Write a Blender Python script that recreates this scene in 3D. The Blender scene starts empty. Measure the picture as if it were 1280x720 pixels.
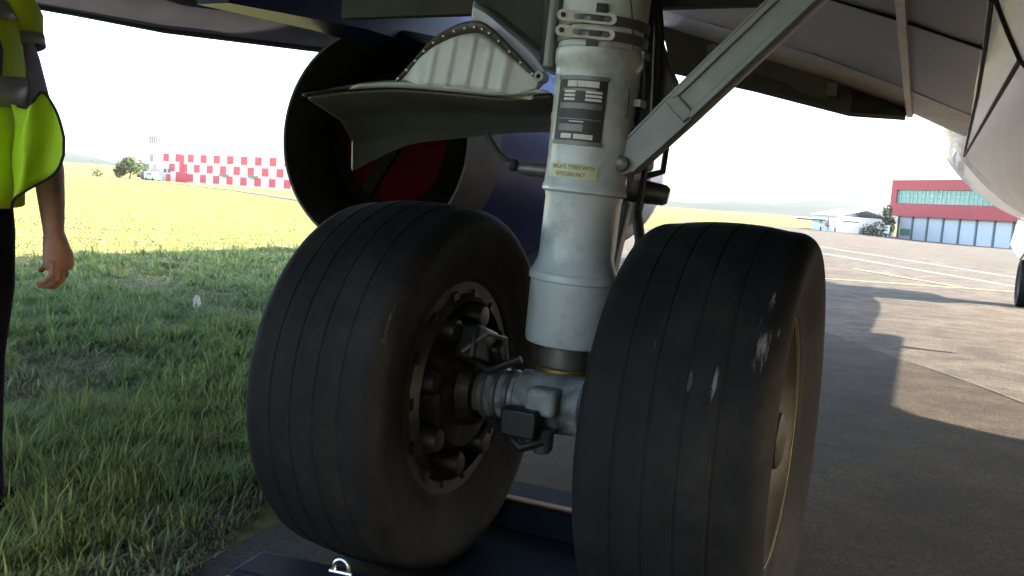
import bpy, bmesh, math, random
import numpy as np
from mathutils import Vector, Matrix
R = math.radians
random.seed(7); rng = np.random.default_rng(7)
sc = bpy.context.scene
COL = sc.collection

# ------------------------------------------------------------------ camera
YAW, PITCH, ROLL = R(24.6), R(-5.62), R(3.78)
cam_d = bpy.data.cameras.new('camera'); cam = bpy.data.objects.new('camera', cam_d); COL.objects.link(cam)
cam_d.sensor_width = 36; cam_d.lens = 36*1100/1280; cam_d.clip_start = 0.05; cam_d.clip_end = 6000
fw = Vector((-math.sin(YAW)*math.cos(PITCH), math.cos(YAW)*math.cos(PITCH), math.sin(PITCH)))
r0 = Vector((math.cos(YAW), math.sin(YAW), 0)); u0 = r0.cross(fw)
rr = r0*math.cos(ROLL)+u0*math.sin(ROLL); uu = -r0*math.sin(ROLL)+u0*math.cos(ROLL)
M = Matrix((rr, uu, -fw)).transposed().to_4x4(); M.translation = (.897, -2.11, 1.03)
cam.matrix_world = M
sc.camera = cam

# ------------------------------------------------------------------ world, sun, exposure
SUN_EL, SUN_AZ = R(24.0), R(90.0)          # the sun stands abeam on the starboard (+X) side
w = bpy.data.worlds.new('World'); sc.world = w; w.use_nodes = True
nt = w.node_tree
sky = nt.nodes.new('ShaderNodeTexSky'); sky.sky_type = 'NISHITA'; sky.sun_disc = False
sky.sun_elevation = SUN_EL; sky.sun_rotation = SUN_AZ; sky.dust_density = 2.5; sky.air_density = 1.0
bg = nt.nodes['Background']; bg.inputs['Strength'].default_value = 0.125
nt.links.new(sky.outputs[0], bg.inputs[0])
sl = bpy.data.lights.new('sun', 'SUN'); sl.energy = 4.2; sl.angle = R(0.5); sl.color = (1, .93, .82)
so = bpy.data.objects.new('sun', sl); COL.objects.link(so)
sd = Vector((math.cos(SUN_EL)*math.sin(SUN_AZ), math.cos(SUN_EL)*math.cos(SUN_AZ), math.sin(SUN_EL)))
so.rotation_euler = sd.to_track_quat('Z', 'Y').to_euler(); so.location = (40, 0, 30)
sc.view_settings.view_transform = 'Standard'; sc.view_settings.look = 'None'
sc.view_settings.exposure = 3.05; sc.view_settings.gamma = 1
sc.cycles.max_bounces = 8; sc.cycles.diffuse_bounces = 5; sc.cycles.caustics_reflective = False; sc.cycles.caustics_refractive = False

# ------------------------------------------------------------------ materials
def mat(name, col, rough=.5, metal=0., var=.0, scale=8., bump=0., bscale=60., coat=0., spec=.5, col2=None, detail=6, dirt=None, dirt_amt=.0, dirt_scale=3., island=0., sheen=0., trans=0.):
    m = bpy.data.materials.new(name); m.use_nodes = True
    n = m.node_tree.nodes; l = m.node_tree.links; b = n['Principled BSDF']
    b.inputs['Roughness'].default_value = rough; b.inputs['Metallic'].default_value = metal
    b.inputs['Coat Weight'].default_value = coat; b.inputs['Specular IOR Level'].default_value = spec
    if sheen: b.inputs['Sheen Weight'].default_value = sheen
    tc = n.new('ShaderNodeTexCoord'); co = tc.outputs['Object']
    c2 = col2 or tuple(max(0, x*(1-var)) for x in col)
    nz = n.new('ShaderNodeTexNoise'); nz.inputs['Scale'].default_value = scale; nz.inputs['Detail'].default_value = detail; l.new(co, nz.inputs['Vector'])
    rp = n.new('ShaderNodeValToRGB'); rp.color_ramp.elements[0].position = .35; rp.color_ramp.elements[1].position = .65
    rp.color_ramp.elements[0].color = (*c2, 1); rp.color_ramp.elements[1].color = (*col, 1)
    l.new(nz.outputs['Fac'], rp.inputs[0]); out = rp.outputs[0]
    if dirt:
        n2 = n.new('ShaderNodeTexNoise'); n2.inputs['Scale'].default_value = dirt_scale; n2.inputs['Detail'].default_value = 8; n2.inputs['Roughness'].default_value = .7
        l.new(co, n2.inputs['Vector'])
        r2 = n.new('ShaderNodeValToRGB'); r2.color_ramp.elements[0].position = .5; r2.color_ramp.elements[1].position = .72
        r2.color_ramp.elements[1].color = (dirt_amt,)*3+(1,)
        l.new(n2.outputs['Fac'], r2.inputs[0])
        mx = n.new('ShaderNodeMix'); mx.data_type = 'RGBA'; l.new(r2.outputs[0], mx.inputs[0]); l.new(out, mx.inputs[6]); mx.inputs[7].default_value = (*dirt, 1)
        out = mx.outputs[2]
    if island:
        ge = n.new('ShaderNodeNewGeometry'); hs = n.new('ShaderNodeHueSaturation'); mr = n.new('ShaderNodeMapRange')
        mr.inputs[3].default_value = 1-island; mr.inputs[4].default_value = 1+island
        l.new(ge.outputs['Random Per Island'], mr.inputs[0]); l.new(mr.outputs[0], hs.inputs['Value']); l.new(out, hs.inputs['Color']); out = hs.outputs[0]
    l.new(out, b.inputs['Base Color'])
    if bump:
        n3 = n.new('ShaderNodeTexNoise'); n3.inputs['Scale'].default_value = bscale; n3.inputs['Detail'].default_value = 5; l.new(co, n3.inputs['Vector'])
        bp = n.new('ShaderNodeBump'); bp.inputs['Strength'].default_value = bump; bp.inputs['Distance'].default_value = .02
        l.new(n3.outputs['Fac'], bp.inputs['Height']); l.new(bp.outputs[0], b.inputs['Normal'])
    if trans:
        t = n.new('ShaderNodeBsdfTranslucent'); l.new(out, t.inputs[0]); ms = n.new('ShaderNodeMixShader'); ms.inputs[0].default_value = trans
        l.new(b.outputs[0], ms.inputs[1]); l.new(t.outputs[0], ms.inputs[2]); l.new(ms.outputs[0], n['Material Output'].inputs[0])
    return m

MT = dict(
 rubber=mat('tyre_rubber', (.0085,.0085,.0095), .74, var=.35, scale=14, bump=.12, bscale=45, dirt=(.034,.031,.028), dirt_amt=.6, dirt_scale=4, spec=.2),
 rim=mat('rim_dirty', (.032,.026,.019), .55, .3, var=.5, scale=18, dirt=(.03,.02,.015), dirt_amt=.8, dirt_scale=9),
 brake=mat('brake_dark', (.02,.017,.017), .5, .4, var=.6, scale=25, dirt=(.10,.06,.04), dirt_amt=.7, dirt_scale=14),
 strut=mat('strut_grey_paint', (.62,.67,.68), .32, var=.12, scale=7, dirt=(.20,.185,.16), dirt_amt=.65, dirt_scale=9, coat=.12),
 gunmetal=mat('dull_metal', (.20,.20,.195), .45, .5, var=.3, scale=20, dirt=(.06,.05,.04), dirt_amt=.6, dirt_scale=10),
 bracegrey=mat('brace_grey_paint', (.27,.295,.29), .4, var=.15, scale=10, dirt=(.12,.11,.10), dirt_amt=.5, dirt_scale=7),
 chrome=mat('bare_steel', (.62,.62,.62), .3, 1., var=.1, scale=30),
 brass=mat('brass_ring', (.42,.29,.10), .4, .7, var=.4, scale=40),
 black=mat('black_plastic', (.015,.015,.017), .45, var=.3, scale=30),
 hose=mat('hose_rubber', (.02,.02,.022), .5, var=.3, scale=40),
 white=mat('white_print', (.78,.78,.76), .45, var=.08, scale=30, dirt=(.4,.38,.33), dirt_amt=.4, dirt_scale=25),
 yellow=mat('sticker_cream', (.72,.70,.42), .5, var=.1, scale=40, dirt=(.45,.42,.3), dirt_amt=.5, dirt_scale=30),
 print_=mat('black_print', (.05,.05,.05), .6),
 fuse=mat('fuselage_paint', (.50,.485,.45), .28, .0, var=.06, scale=2.2, dirt=(.36,.33,.27), dirt_amt=.35, dirt_scale=1.6, coat=.5),
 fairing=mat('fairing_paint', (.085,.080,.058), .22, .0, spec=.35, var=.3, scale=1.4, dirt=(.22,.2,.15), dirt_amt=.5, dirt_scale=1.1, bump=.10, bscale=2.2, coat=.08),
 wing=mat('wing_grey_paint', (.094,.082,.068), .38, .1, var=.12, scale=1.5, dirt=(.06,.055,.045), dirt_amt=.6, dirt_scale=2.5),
 lead=mat('nose_sheen_seal_beige', (.72,.62,.53), .4, .15, var=.15, scale=6, dirt=(.2,.16,.12), dirt_amt=.5, dirt_scale=5),  # beige paints the apron's reflection onto the nose skin; seal strips share it
 slat=mat('slat_dark_paint', (.011,.0105,.011), .9, .0, spec=.05, var=.25, scale=3),
 bay=mat('bay_dark', (.05,.05,.05), .7, var=.4, scale=5),
 seam=mat('seam_black', (.015,.015,.013), .7),
 nacelle=mat('nacelle_blue', (.015,.024,.145), .42, var=.15, scale=2, coat=.05, spec=.25),
 nacband=mat('nacelle_white', (.62,.64,.70), .3, var=.08, scale=3, coat=.4),
 nozzle=mat('nozzle_black', (.05,.048,.047), .6, .1, var=.4, scale=6),
 nozin=mat('nozzle_inner', (.09,.075,.06), .5, .6, var=.4, scale=5),
 red=mat('red_cover', (.040,.0035,.0045), 1., spec=0., var=.25, scale=6),
 doorout=mat('door_outer_brown', (.075,.068,.06), .42, var=.3, scale=4, dirt=(.03,.025,.02), dirt_amt=.6, dirt_scale=6),
 doorin=mat('door_inner_white', (.66,.69,.67), .45, var=.06, scale=6, dirt=(.30,.26,.21), dirt_amt=.5, dirt_scale=5),
 doorskin=mat('door_skin_lavender', (.66,.70,.86), .35, var=.1, scale=4),
 rust=mat('door_edge_brown', (.13,.11,.095), .55, var=.35, scale=25),
 blued=mat('chock_dark_blue', (.009,.014,.028), .75, spec=.2, var=.35, scale=12, dirt=(.03,.028,.026), dirt_amt=.4, dirt_scale=9),
 redp=mat('red_paint', (.45,.03,.03), .5, var=.2, scale=20),
 orange=mat('orange_strip', (.35,.14,.03), .5, var=.3, scale=30),
 kflap=mat('flap_dark_grey', (.15,.145,.15), .5, var=.2, scale=4),
 brakem=mat('brake_piston_dark', (.028,.027,.026), .45, .4, var=.4, scale=20),
 strap=mat('strap_dark', (.012,.011,.010), 1., spec=0.),
 axled=mat('axle_greasy_paint', (.36,.39,.39), .45, var=.55, scale=16, dirt=(.03,.027,.024), dirt_amt=.95, dirt_scale=12, detail=9),
 asphalt=None,
)
# asphalt: aggregate grain, old patches, stains
def asphalt_mat():
    m = bpy.data.materials.new('apron_asphalt'); m.use_nodes = True; n = m.node_tree.nodes; l = m.node_tree.links; b = n['Principled BSDF']
    b.inputs['Roughness'].default_value = .85; b.inputs['Specular IOR Level'].default_value = .3
    tc = n.new('ShaderNodeTexCoord'); co = tc.outputs['Object']
    def noise(s, d=6, r=.6):
        z = n.new('ShaderNodeTexNoise'); z.inputs['Scale'].default_value = s; z.inputs['Detail'].default_value = d; z.inputs['Roughness'].default_value = r; l.new(co, z.inputs['Vector']); return z.outputs['Fac']
    def ramp(f, p0, c0, p1, c1):
        r = n.new('ShaderNodeValToRGB'); e = r.color_ramp.elements; e[0].position = p0; e[1].position = p1; e[0].color = (*c0, 1); e[1].color = (*c1, 1); l.new(f, r.inputs[0]); return r.outputs[0]
    def ramp2(f, v0, c0, v1, c1):
        q = n.new('ShaderNodeMapRange'); q.inputs[1].default_value = v0; q.inputs[2].default_value = v1; l.new(f, q.inputs[0]); return ramp(q.outputs[0], 0, c0, 1, c1)
    def mul(a, c, f=1., mode='MULTIPLY'):
        x = n.new('ShaderNodeMix'); x.data_type = 'RGBA'; x.blend_type = mode; x.inputs[0].default_value = f; l.new(a, x.inputs[6]); l.new(c, x.inputs[7]); return x.outputs[2]
    base = ramp(noise(.5), .35, (.088,.072,.055), .65, (.125,.105,.082))
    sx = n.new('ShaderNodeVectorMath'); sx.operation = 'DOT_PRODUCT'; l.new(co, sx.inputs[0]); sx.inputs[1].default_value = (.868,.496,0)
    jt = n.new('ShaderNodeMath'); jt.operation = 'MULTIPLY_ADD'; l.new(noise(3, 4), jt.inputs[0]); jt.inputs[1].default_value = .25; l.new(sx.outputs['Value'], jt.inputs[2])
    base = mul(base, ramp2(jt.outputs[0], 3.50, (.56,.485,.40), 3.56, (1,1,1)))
    grain = ramp(noise(95, 3, .8), .40, (.35,.35,.35), .60, (1.5,1.47,1.42))
    c = mul(base, grain)
    c = mul(c, ramp(noise(2.3, 8, .7), .40, (.55,.53,.51), .60, (1.06,1.05,1.04)))
    vo = n.new('ShaderNodeTexVoronoi'); vo.inputs['Scale'].default_value = 42; l.new(co, vo.inputs['Vector'])
    c = mul(c, ramp(vo.outputs['Distance'], .04, (2.0,1.9,1.7), .17, (1,1,1)), .8)
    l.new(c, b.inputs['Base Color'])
    bp = n.new('ShaderNodeBump'); bp.inputs['Strength'].default_value = .5; bp.inputs['Distance'].default_value = .01
    l.new(noise(120, 4, .8), bp.inputs['Height']); l.new(bp.outputs[0], b.inputs['Normal'])
    return m
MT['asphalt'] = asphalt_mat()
def field_mat():
    m = bpy.data.materials.new('field_grass'); m.use_nodes = True; n = m.node_tree.nodes; l = m.node_tree.links; b = n['Principled BSDF']
    b.inputs['Roughness'].default_value = .9; b.inputs['Specular IOR Level'].default_value = .1
    tc = n.new('ShaderNodeTexCoord'); co = tc.outputs['Object']
    def noise(s, d=6, r=.65):
        z = n.new('ShaderNodeTexNoise'); z.inputs['Scale'].default_value = s; z.inputs['Detail'].default_value = d; z.inputs['Roughness'].default_value = r; l.new(co, z.inputs['Vector']); return z.outputs['Fac']
    def ramp(f, p0, c0, p1, c1):
        r = n.new('ShaderNodeValToRGB'); e = r.color_ramp.elements; e[0].position = p0; e[1].position = p1; e[0].color = (*c0, 1); e[1].color = (*c1, 1); l.new(f, r.inputs[0]); return r.outputs[0]
    a = ramp(noise(1.8), .35, (.20,.195,.065), .65, (.27,.25,.09))
    d = ramp(noise(14, 8, .8), .35, (.5,.45,.38), .6, (1.1,1.1,1.0))
    e = ramp(noise(.03, 4), .4, (.8,.92,.8), .6, (1.08,1.02,.9))
    x = n.new('ShaderNodeMix'); x.data_type = 'RGBA'; x.blend_type = 'MULTIPLY'; x.inputs[0].default_value = 1; l.new(a, x.inputs[6]); l.new(d, x.inputs[7])
    y = n.new('ShaderNodeMix'); y.data_type = 'RGBA'; y.blend_type = 'MULTIPLY'; y.inputs[0].default_value = 1; l.new(x.outputs[2], y.inputs[6]); l.new(e, y.inputs[7])
    l.new(y.outputs[2], b.inputs['Base Color'])
    th = n.new('ShaderNodeMix'); th.data_type = 'RGBA'; l.new(ramp(noise(1.1, 7, .75), .52, (0,0,0), .62, (.75,.75,.75)), th.inputs[0]); l.new(y.outputs[2], th.inputs[6]); th.inputs[7].default_value = (.10,.085,.062,1)
    l.new(th.outputs[2], b.inputs['Base Color'])
    bp = n.new('ShaderNodeBump'); bp.inputs['Strength'].default_value = .8; bp.inputs['Distance'].default_value = .05
    l.new(noise(30, 6, .8), bp.inputs['Height']); l.new(bp.outputs[0], b.inputs['Normal'])
    return m
MT['field'] = field_mat()

# ------------------------------------------------------------------ mesh helpers
class MB:
    def __init__(s): s.v = []; s.f = []
    def add(s, vs, fs):
        o = len(s.v); s.v += [tuple(p) for p in vs]; s.f += [tuple(i+o for i in f) for f in fs]; return s
    def box(s, c, d, rot=None):
        c = Vector(c); hx, hy, hz = d[0]/2, d[1]/2, d[2]/2
        vs = [Vector((x*hx, y*hy, z*hz)) for x in (-1,1) for y in (-1,1) for z in (-1,1)]
        if rot is not None: vs = [rot @ p for p in vs]
        return s.add([p+c for p in vs], [(0,1,3,2),(4,6,7,5),(0,4,5,1),(2,3,7,6),(0,2,6,4),(1,5,7,3)])
    def loft(s, rings, cap=True, closed=True):
        n = len(rings[0]); o = len(s.v)
        for r in rings: s.v += [tuple(p) for p in r]
        for i in range(len(rings)-1):
            for j in range(n if closed else n-1):
                k = (j+1) % n
                s.f.append((o+i*n+j, o+i*n+k, o+(i+1)*n+k, o+(i+1)*n+j))
        if cap and closed:
            s.f.append(tuple(o+j for j in reversed(range(n)))); s.f.append(tuple(o+(len(rings)-1)*n+j for j in range(n)))
        return s
    def lathe(s, prof, origin=(0,0,0), axis=(0,0,1), n=32, cap=False):
        a = Vector(axis).normalized(); t = a.orthogonal().normalized(); b = a.cross(t); o = Vector(origin)
        return s.loft([[o+a*h+(t*math.cos(2*math.pi*j/n)+b*math.sin(2*math.pi*j/n))*r for j in range(n)] for r, h in prof], cap)
    def tube(s, pts, rad, n=10, cap=True):
        pts = [Vector(p) for p in pts]; m = len(pts)
        if not hasattr(rad, '__len__'): rad = [rad]*m
        rings = []; t = None
        for i, p in enumerate(pts):
            d = (pts[min(i+1, m-1)]-pts[max(i-1, 0)]).normalized()
            if t is None: t = d.orthogonal().normalized()
            t = (t-d*t.dot(d)).normalized(); b = d.cross(t)
            r = rad[i]; ra, rb = r if hasattr(r, '__len__') else (r, r)
            rings.append([p+t*math.cos(2*math.pi*j/n)*ra+b*math.sin(2*math.pi*j/n)*rb for j in range(n)])
        return s.loft(rings, cap)
    def ell(s, c, r, n=14, m=8):
        c = Vector(c); rings = []
        for i in range(1, m):
            a = math.pi*i/m
            rings.append([c+Vector((r[0]*math.sin(a)*math.cos(2*math.pi*j/n), r[1]*math.sin(a)*math.sin(2*math.pi*j/n), -r[2]*math.cos(a))) for j in range(n)])
        return s.loft(rings)
    def prism(s, outline, off):                       # outline in 3-D, pushed by off
        n = len(outline); off = Vector(off); a = [Vector(p) for p in outline]
        return s.add(a+[p+off for p in a], [tuple(range(n)), tuple(range(2*n-1, n-1, -1))]+[(i, i+n, (i+1) % n+n, (i+1) % n) for i in range(n)])
    def grid(s, rows):
        return s.loft(rows, False, False)
def link(o): COL.objects.link(o); return o
def obj(name, mb, m, parent=None, smooth=True, angle=40, kind=None, label=None, solid=0., bevel=0., loc=None):
    me = bpy.data.meshes.new(name); me.from_pydata([tuple(p) for p in mb.v], [], mb.f); me.validate()
    bm = bmesh.new(); bm.from_mesh(me); bmesh.ops.recalc_face_normals(bm, faces=bm.faces); bm.to_mesh(me); bm.free()
    me.materials.append(m if not isinstance(m, str) else MT[m])
    if smooth:
        me.polygons.foreach_set('use_smooth', [True]*len(me.polygons)); me.set_sharp_from_angle(angle=R(angle))
    o = link(bpy.data.objects.new(name, me))
    if parent is not None:
        o.parent = parent
        if parent.get('world_base') is not None and loc is None: o.location = -Vector(parent['world_base'])
    if loc is not None: o.location = loc
    if solid: md = o.modifiers.new('thick', 'SOLIDIFY'); md.thickness = solid; md.offset = 0
    if bevel: md = o.modifiers.new('edge', 'BEVEL'); md.width = bevel; md.segments = 2; md.limit_method = 'ANGLE'
    if kind: o['kind'] = kind
    if label: o['label'] = label
    return o
def tag(o, label, cat, group=None):
    o['label'] = label; o['category'] = cat
    if group: o['group'] = group
    return o
def thing(name, label, cat, loc=(0,0,0), rz=0., group=None, world=True):
    """world=True: parts are written in world coordinates (base is subtracted); False: in the thing's own frame"""
    o = link(bpy.data.objects.new(name, None)); o.location = loc; o.rotation_euler = (0,0,rz); o.empty_display_size = .2
    if world: o['world_base'] = tuple(loc)
    return tag(o, label, cat, group)
def empty(name, parent, loc=(0,0,0), rz=0.):
    o = link(bpy.data.objects.new(name, None)); o.parent = parent; o.location = loc; o.rotation_euler = (0,0,rz); o.empty_display_size = .1; return o
def sstep(t): t = min(1, max(0, t)); return t*t*(3-2*t)
def lerp(a, b, t): return a+(b-a)*t
def interp(x, tab):
    if x <= tab[0][0]: return tab[0][1]
    for (a, p), (b, q) in zip(tab, tab[1:]):
        if x <= b: return lerp(p, q, (x-a)/(b-a))
    return tab[-1][1]

# ------------------------------------------------------------------ terrain
AZT = [(-60,-1.5),(-3,-1.5),(0,-1.35),(4,-.85),(9,-.35),(18,-.1),(35,.0),(46,.25),(60,.4),(180,.0)]
def gz(x, y):
    r = math.hypot(x, y); az = math.degrees(math.atan2(-x, y))
    k = interp(az, AZT)
    z = k*sstep((r-22)/150)
    z += interp(az, [(-10,4.5),(12,5.5),(45,9.5)])*sstep((r-230)/720)*(1 if y > 0 else .3)
    return z
def apron_edge(y):                                   # west edge of the apron
    return interp(y, [(-60,20),(-6,1.35),(-.25,-.76),(5,-2.5),(13,-5.2),(40,-11.5),(95,-23),(110,-21),(150,-19.5),(240,-19)])
rad = [0]+[1.6*1.075**i for i in range(90)]
NA = 120; mb = MB(); mb.v.append((0,0,0))
rad = rad[1:]
for r in rad:
    for j in range(NA):
        a = 2*math.pi*j/NA; x, y = r*math.sin(a), r*math.cos(a); mb.v.append((x, y, gz(x, y)))
for j in range(NA): mb.f.append((0, 1+j, 1+(j+1) % NA))
for i in range(len(rad)-1):
    for j in range(NA): k = (j+1) % NA; mb.f.append((1+i*NA+j, 1+(i+1)*NA+j, 1+(i+1)*NA+k, 1+i*NA+k))
obj('ground', mb, 'field', kind='structure')
def raise_(x, y): return .006+min(.25, max(0, (math.hypot(x, y)-20)*.0025))
def apron_z(x, y): return gz(x, y)+raise_(x, y)
ys = [-60,-40,-25,-15,-10]+[-6+.5*i for i in range(32)]+[10+2*i for i in range(16)]+[42+5*i for i in range(40)]
mb = MB(); rows = []
for y in ys:
    e = apron_edge(y); wob = .07*math.sin(y*3.1)+.05*math.sin(y*7.7+1)
    xs = [e+wob]+[e+(130-e)*((i/45)**1.8) for i in range(1, 46)]
    rows.append([(x, y, apron_z(x, y)) for x in xs])
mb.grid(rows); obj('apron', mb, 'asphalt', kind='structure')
# painted lines on the apron
def strip(name, a, b, wd, m, ext=(0, 0), dz=.006, n=40, zf=apron_z):
    a = Vector((*a, 0)); b = Vector((*b, 0)); d = (b-a).normalized(); a = a-d*ext[0]; b = b+d*ext[1]; s = Vector((-d.y, d.x, 0))*wd/2
    rows = [[(p+s*k) for k in (-1, 0, 1)] for p in (a.lerp(b, i/n) for i in range(n+1))]
    mb = MB().grid([[(q.x, q.y, zf(q.x, q.y)+dz) for q in r_] for r_ in rows]); return obj(name, mb, m, kind='structure')
lw = mat('line_white_paint', (.36,.34,.31), .7, var=.35, scale=9); ly = mat('line_yellow_paint', (.40,.31,.13), .7, var=.35, scale=9)
strip('white_line', (-2.0,27.9), (2.64,17.9), .16, lw, (30, 20)); strip('white_line', (-.98,31.2), (2.97,22.0), .15, lw, (30, 20))
strip('yellow_line', (-.55,14.75), (2.49,15.95), .18, ly, (8, 30)); strip('yellow_line', (.37,18.0), (1.655,15.8), .16, ly, (1.5, .2), .010)
crack = mat('pale_joint', (.15,.135,.115), .8, var=.5, scale=20)
strip('pavement_joint', (.96,5.18), (1.335,4.54), .012, crack, (.0, .0)); strip('pavement_joint', (1.335,4.54), (1.60,4.0), .013, crack, (-.005, 2.))
mtx = mat('taxiway_concrete', (.13,.12,.10), .8, var=.35, scale=.8)
strip('taxiway', (-32.5,44.4), (-72.6,79.4), 2.2, mtx, (0, 0), .05, 30, lambda x, y: gz(x, y)); strip('taxiway', (-72.6,79.4), (-230,190), 2.6, mtx, (-.3, 40), .06, 60, lambda x, y: gz(x, y))
strip('service_road', (-30,150), (40,136), 3.5, mat('road_dark', (.07,.07,.07), .8, var=.3, scale=.8), (0, 60), .05, 60)

# hills beyond the field
mb = MB(); rows = []
for r in (820, 950, 1080, 1200, 1320, 1450):
    row = []
    for j in range(241):
        a = R(-75+150*j/240); az = math.degrees(a)
        hgt = 10+ (r-820)/630*(11+8*math.sin(az*.11+1.2)+5*math.sin(az*.37)+2.2*math.sin(az*1.1+2))
        hgt -= interp(az, [(-60,5),(-12,4.5),(10,0)]) if r > 820 else 0
        if r == 820: hgt = 3
        row.append((-r*math.sin(a), r*math.cos(a), hgt))
    rows.append(row)
mb.grid(rows)
obj('hills', mb, mat('hill_green', (.030,.042,.026), .9, col2=(.016,.025,.016), scale=.012, bump=.0), kind='structure')

# leaf clumps ---------------------------------------------------------------
leafm = mat('leaf_green', (.05,.075,.025), .7, col2=(.025,.042,.016), scale=3, island=.45)
def leaves(mb, c, rad3, n, size):
    for _ in range(n):
        while True:
            p = Vector((random.uniform(-1,1), random.uniform(-1,1), random.uniform(-1,1)))
            if .35 < p.length < 1: break
        p = Vector((p.x*rad3[0], p.y*rad3[1], p.z*rad3[2]))+Vector(c)
        q = Matrix.Rotation(random.uniform(0, 6.28), 3, Vector((random.gauss(0,1), random.gauss(0,1), random.gauss(0,1))).normalized())
        s = size*random.uniform(.6, 1.3)
        mb.add([p+q @ Vector(v) for v in ((-s,0,0),(0,-s*.5,s*.15),(s,0,0),(0,s*.5,s*.15))], [(0,1,2,3)])
mb = MB()
for j in range(900):
    az = random.uniform(-12, 66); r = random.uniform(940, 1000); a = R(az)
    h = random.uniform(2, 4.5)*(.6+.4*math.sin(az*.9)**2)
    leaves(mb, (-r*math.sin(a), r*math.cos(a), interp(az, [(-10,5),(12,6),(45,10)])+h*.4), (h*2.6, h*1.3, h*.5), 14, h*.4)
obj('treeline', mb, leafm, smooth=False, kind='stuff')
def tree(name, label, cat, x, y, h, blobs, nleaf, size, trunk_h, group=None, m=leafm):
    z = gz(x, y)-.1; t = thing(name, label, cat, (x, y, z), group=group, world=False)
    tb = MB().tube([(0,0,0),(.05*h,0,trunk_h*.5),(.02*h,.03*h,trunk_h)], [h*.035, h*.028, h*.02], 8)
    for k in range(5):
        a = k*1.3; tb.tube([(.02*h,.03*h,trunk_h*.8),(math.cos(a)*h*.15, math.sin(a)*h*.15, trunk_h+h*.15),(math.cos(a)*h*.28, math.sin(a)*h*.28, trunk_h+h*.3)], [h*.014, h*.01, h*.004], 6)
    obj('trunk', tb, mat('bark', (.09,.07,.05), .9, var=.4, scale=4), t)
    cb = MB()
    for c, r3 in blobs: leaves(cb, c, r3, nleaf, size)
    obj('crown', cb, m, t, smooth=False); return t
tree('round_tree', 'dark green rounded tree beside the checkered building', 'tree', -191.5, 169, 5.8,
     [((-2.2,0,3.2),(2.4,2,2.3)),((1.2,0,3.6),(2.8,2,2.4)),((3.5,.5,2.6),(2,2,2)),((-3.8,0,1.9),(1.6,1.5,1.6)),((.2,-.6,4.6),(1.8,1.6,1.3))], 420, .34, 1.8)
tree('small_bush', 'pale green loose bush beside the dark tree in the sunlit field', 'bush', -194, 161, 3,
     [((-.5,0,1.3),(1.5,1.2,1.2)),((.8,0,1.0),(1.2,1,1))], 130, .28, .8, m=mat('leaf_pale', (.13,.14,.05), .7, var=.4, scale=3, island=.4))
tree('tall_shrub', 'upright green shrub at the left corner of the red topped building', 'shrub', -4.6, 160, 6,
     [((0,0,4.2),(.8,.8,1.9)),((.5,0,2.2),(1,1,1.6))], 240, .24, 2.5)
tree('round_bush', 'low round green bush in front of the grey roofed sheds', 'bush', -6.3, 152, 3,
     [((-.8,0,1.1),(1.5,1.2,1.1)),((.9,0,1.5),(1.4,1.2,1.4)),((0,-.3,.8),(2,1.2,.8))], 240, .22, .7)

# ------------------------------------------------------------------ buildings
def frame_xy(a, b):
    """frame with x from a to b along the facade, y away from the viewer, origin a"""
    d = (Vector((*b, 0))-Vector((*a, 0))); L = d.length; return math.atan2(d.y, d.x), L
def bxo(name, m, parent, x0, x1, y0, y1, z0, z1, **k):
    return obj(name, MB().box(((x0+x1)/2, (y0+y1)/2, (z0+z1)/2), (x1-x0, y1-y0, z1-z0)), m, parent, smooth=False, **k)
# red topped building
A = (-4.73,171.9); B = (12.216,153.06); rz, L = frame_xy(A, B); zb = -1.35
t = thing('fire_station', 'building with red upper storey, teal window band and pale garage doors', 'building', (A[0], A[1], zb), rz, world=False)
mred = mat('red_cladding', (.42,.03,.045), .5, var=.08, scale=2); mgar = mat('garage_pale_blue', (.60,.635,.65), .5, var=.06, scale=1)
mpil = mat('pillar_slate', (.13,.17,.20), .6); mglass = mat('teal_glass', (.10,.36,.30), .15, var=.2, scale=.6); mwin = mat('window_frame_pale', (.45,.55,.52), .4)
LL = L+22
bxo('lower_wall', mgar, t, 1.9, LL-.5, 1.0, 14, -2.5, 4.35)
bxo('upper_storey', mred, t, 0, LL, .55, 15, 4.3, 10.55)
bxo('fascia', mred, t, 0, LL, 0, .55, 8.95, 10.55); bxo('lower_fascia', mred, t, 0, LL, 0, .55, 4.3, 6.55)
bxo('end_fascia', mred, t, 0, 1.4, 0, .55, 6.55, 8.95)
bxo('parapet', mat('parapet_red', (.36,.03,.04), .5), t, -.1, LL+.1, -.1, .3, 10.55, 10.68)
xx = 1.4; k = 0
while xx < LL-1.5:
    wd = 1.02 if k % 3 else .82
    bxo('window_pane', mglass, t, xx+.05, xx+wd-.05, .38, .42, 6.6, 8.9)
    bxo('mullion', mwin, t, xx-.05, xx+.05, .30, .5, 6.55, 8.95)
    if k % 2 == 0: bxo('transom', mwin, t, xx+.05, xx+wd-.05, .33, .45, 7.85, 7.95)
    xx += wd; k += 1
for i in range(9):
    x0 = 5.0+i*3.55
    bxo('pillar', mpil, t, x0, x0+.32, .72, 1.1, -2.5, 4.3)
    if x0+3.2 < LL:
        g = bxo('garage_door', mgar, t, x0+.36, x0+3.5, .9, .96, -2.4, 4.0)
        for q in range(5): bxo('door_panel', mgar, g, x0+.42, x0+3.44, .86, .9, -2.3+q*1.24, -1.14+q*1.24)
bxo('pillar', mpil, t, 1.55, 1.75, .72, 1.1, -2.5, 4.3)
bxo('green_window', mat('green_glass', (.12,.26,.17), .3), t, 2.2, 4.6, .93, .98, .9, 2.1)
bxo('plinth', mat('plinth_dark', (.12,.12,.12), .8), t, 1.4, LL, .2, .7, -2.6, -.9)
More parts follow.
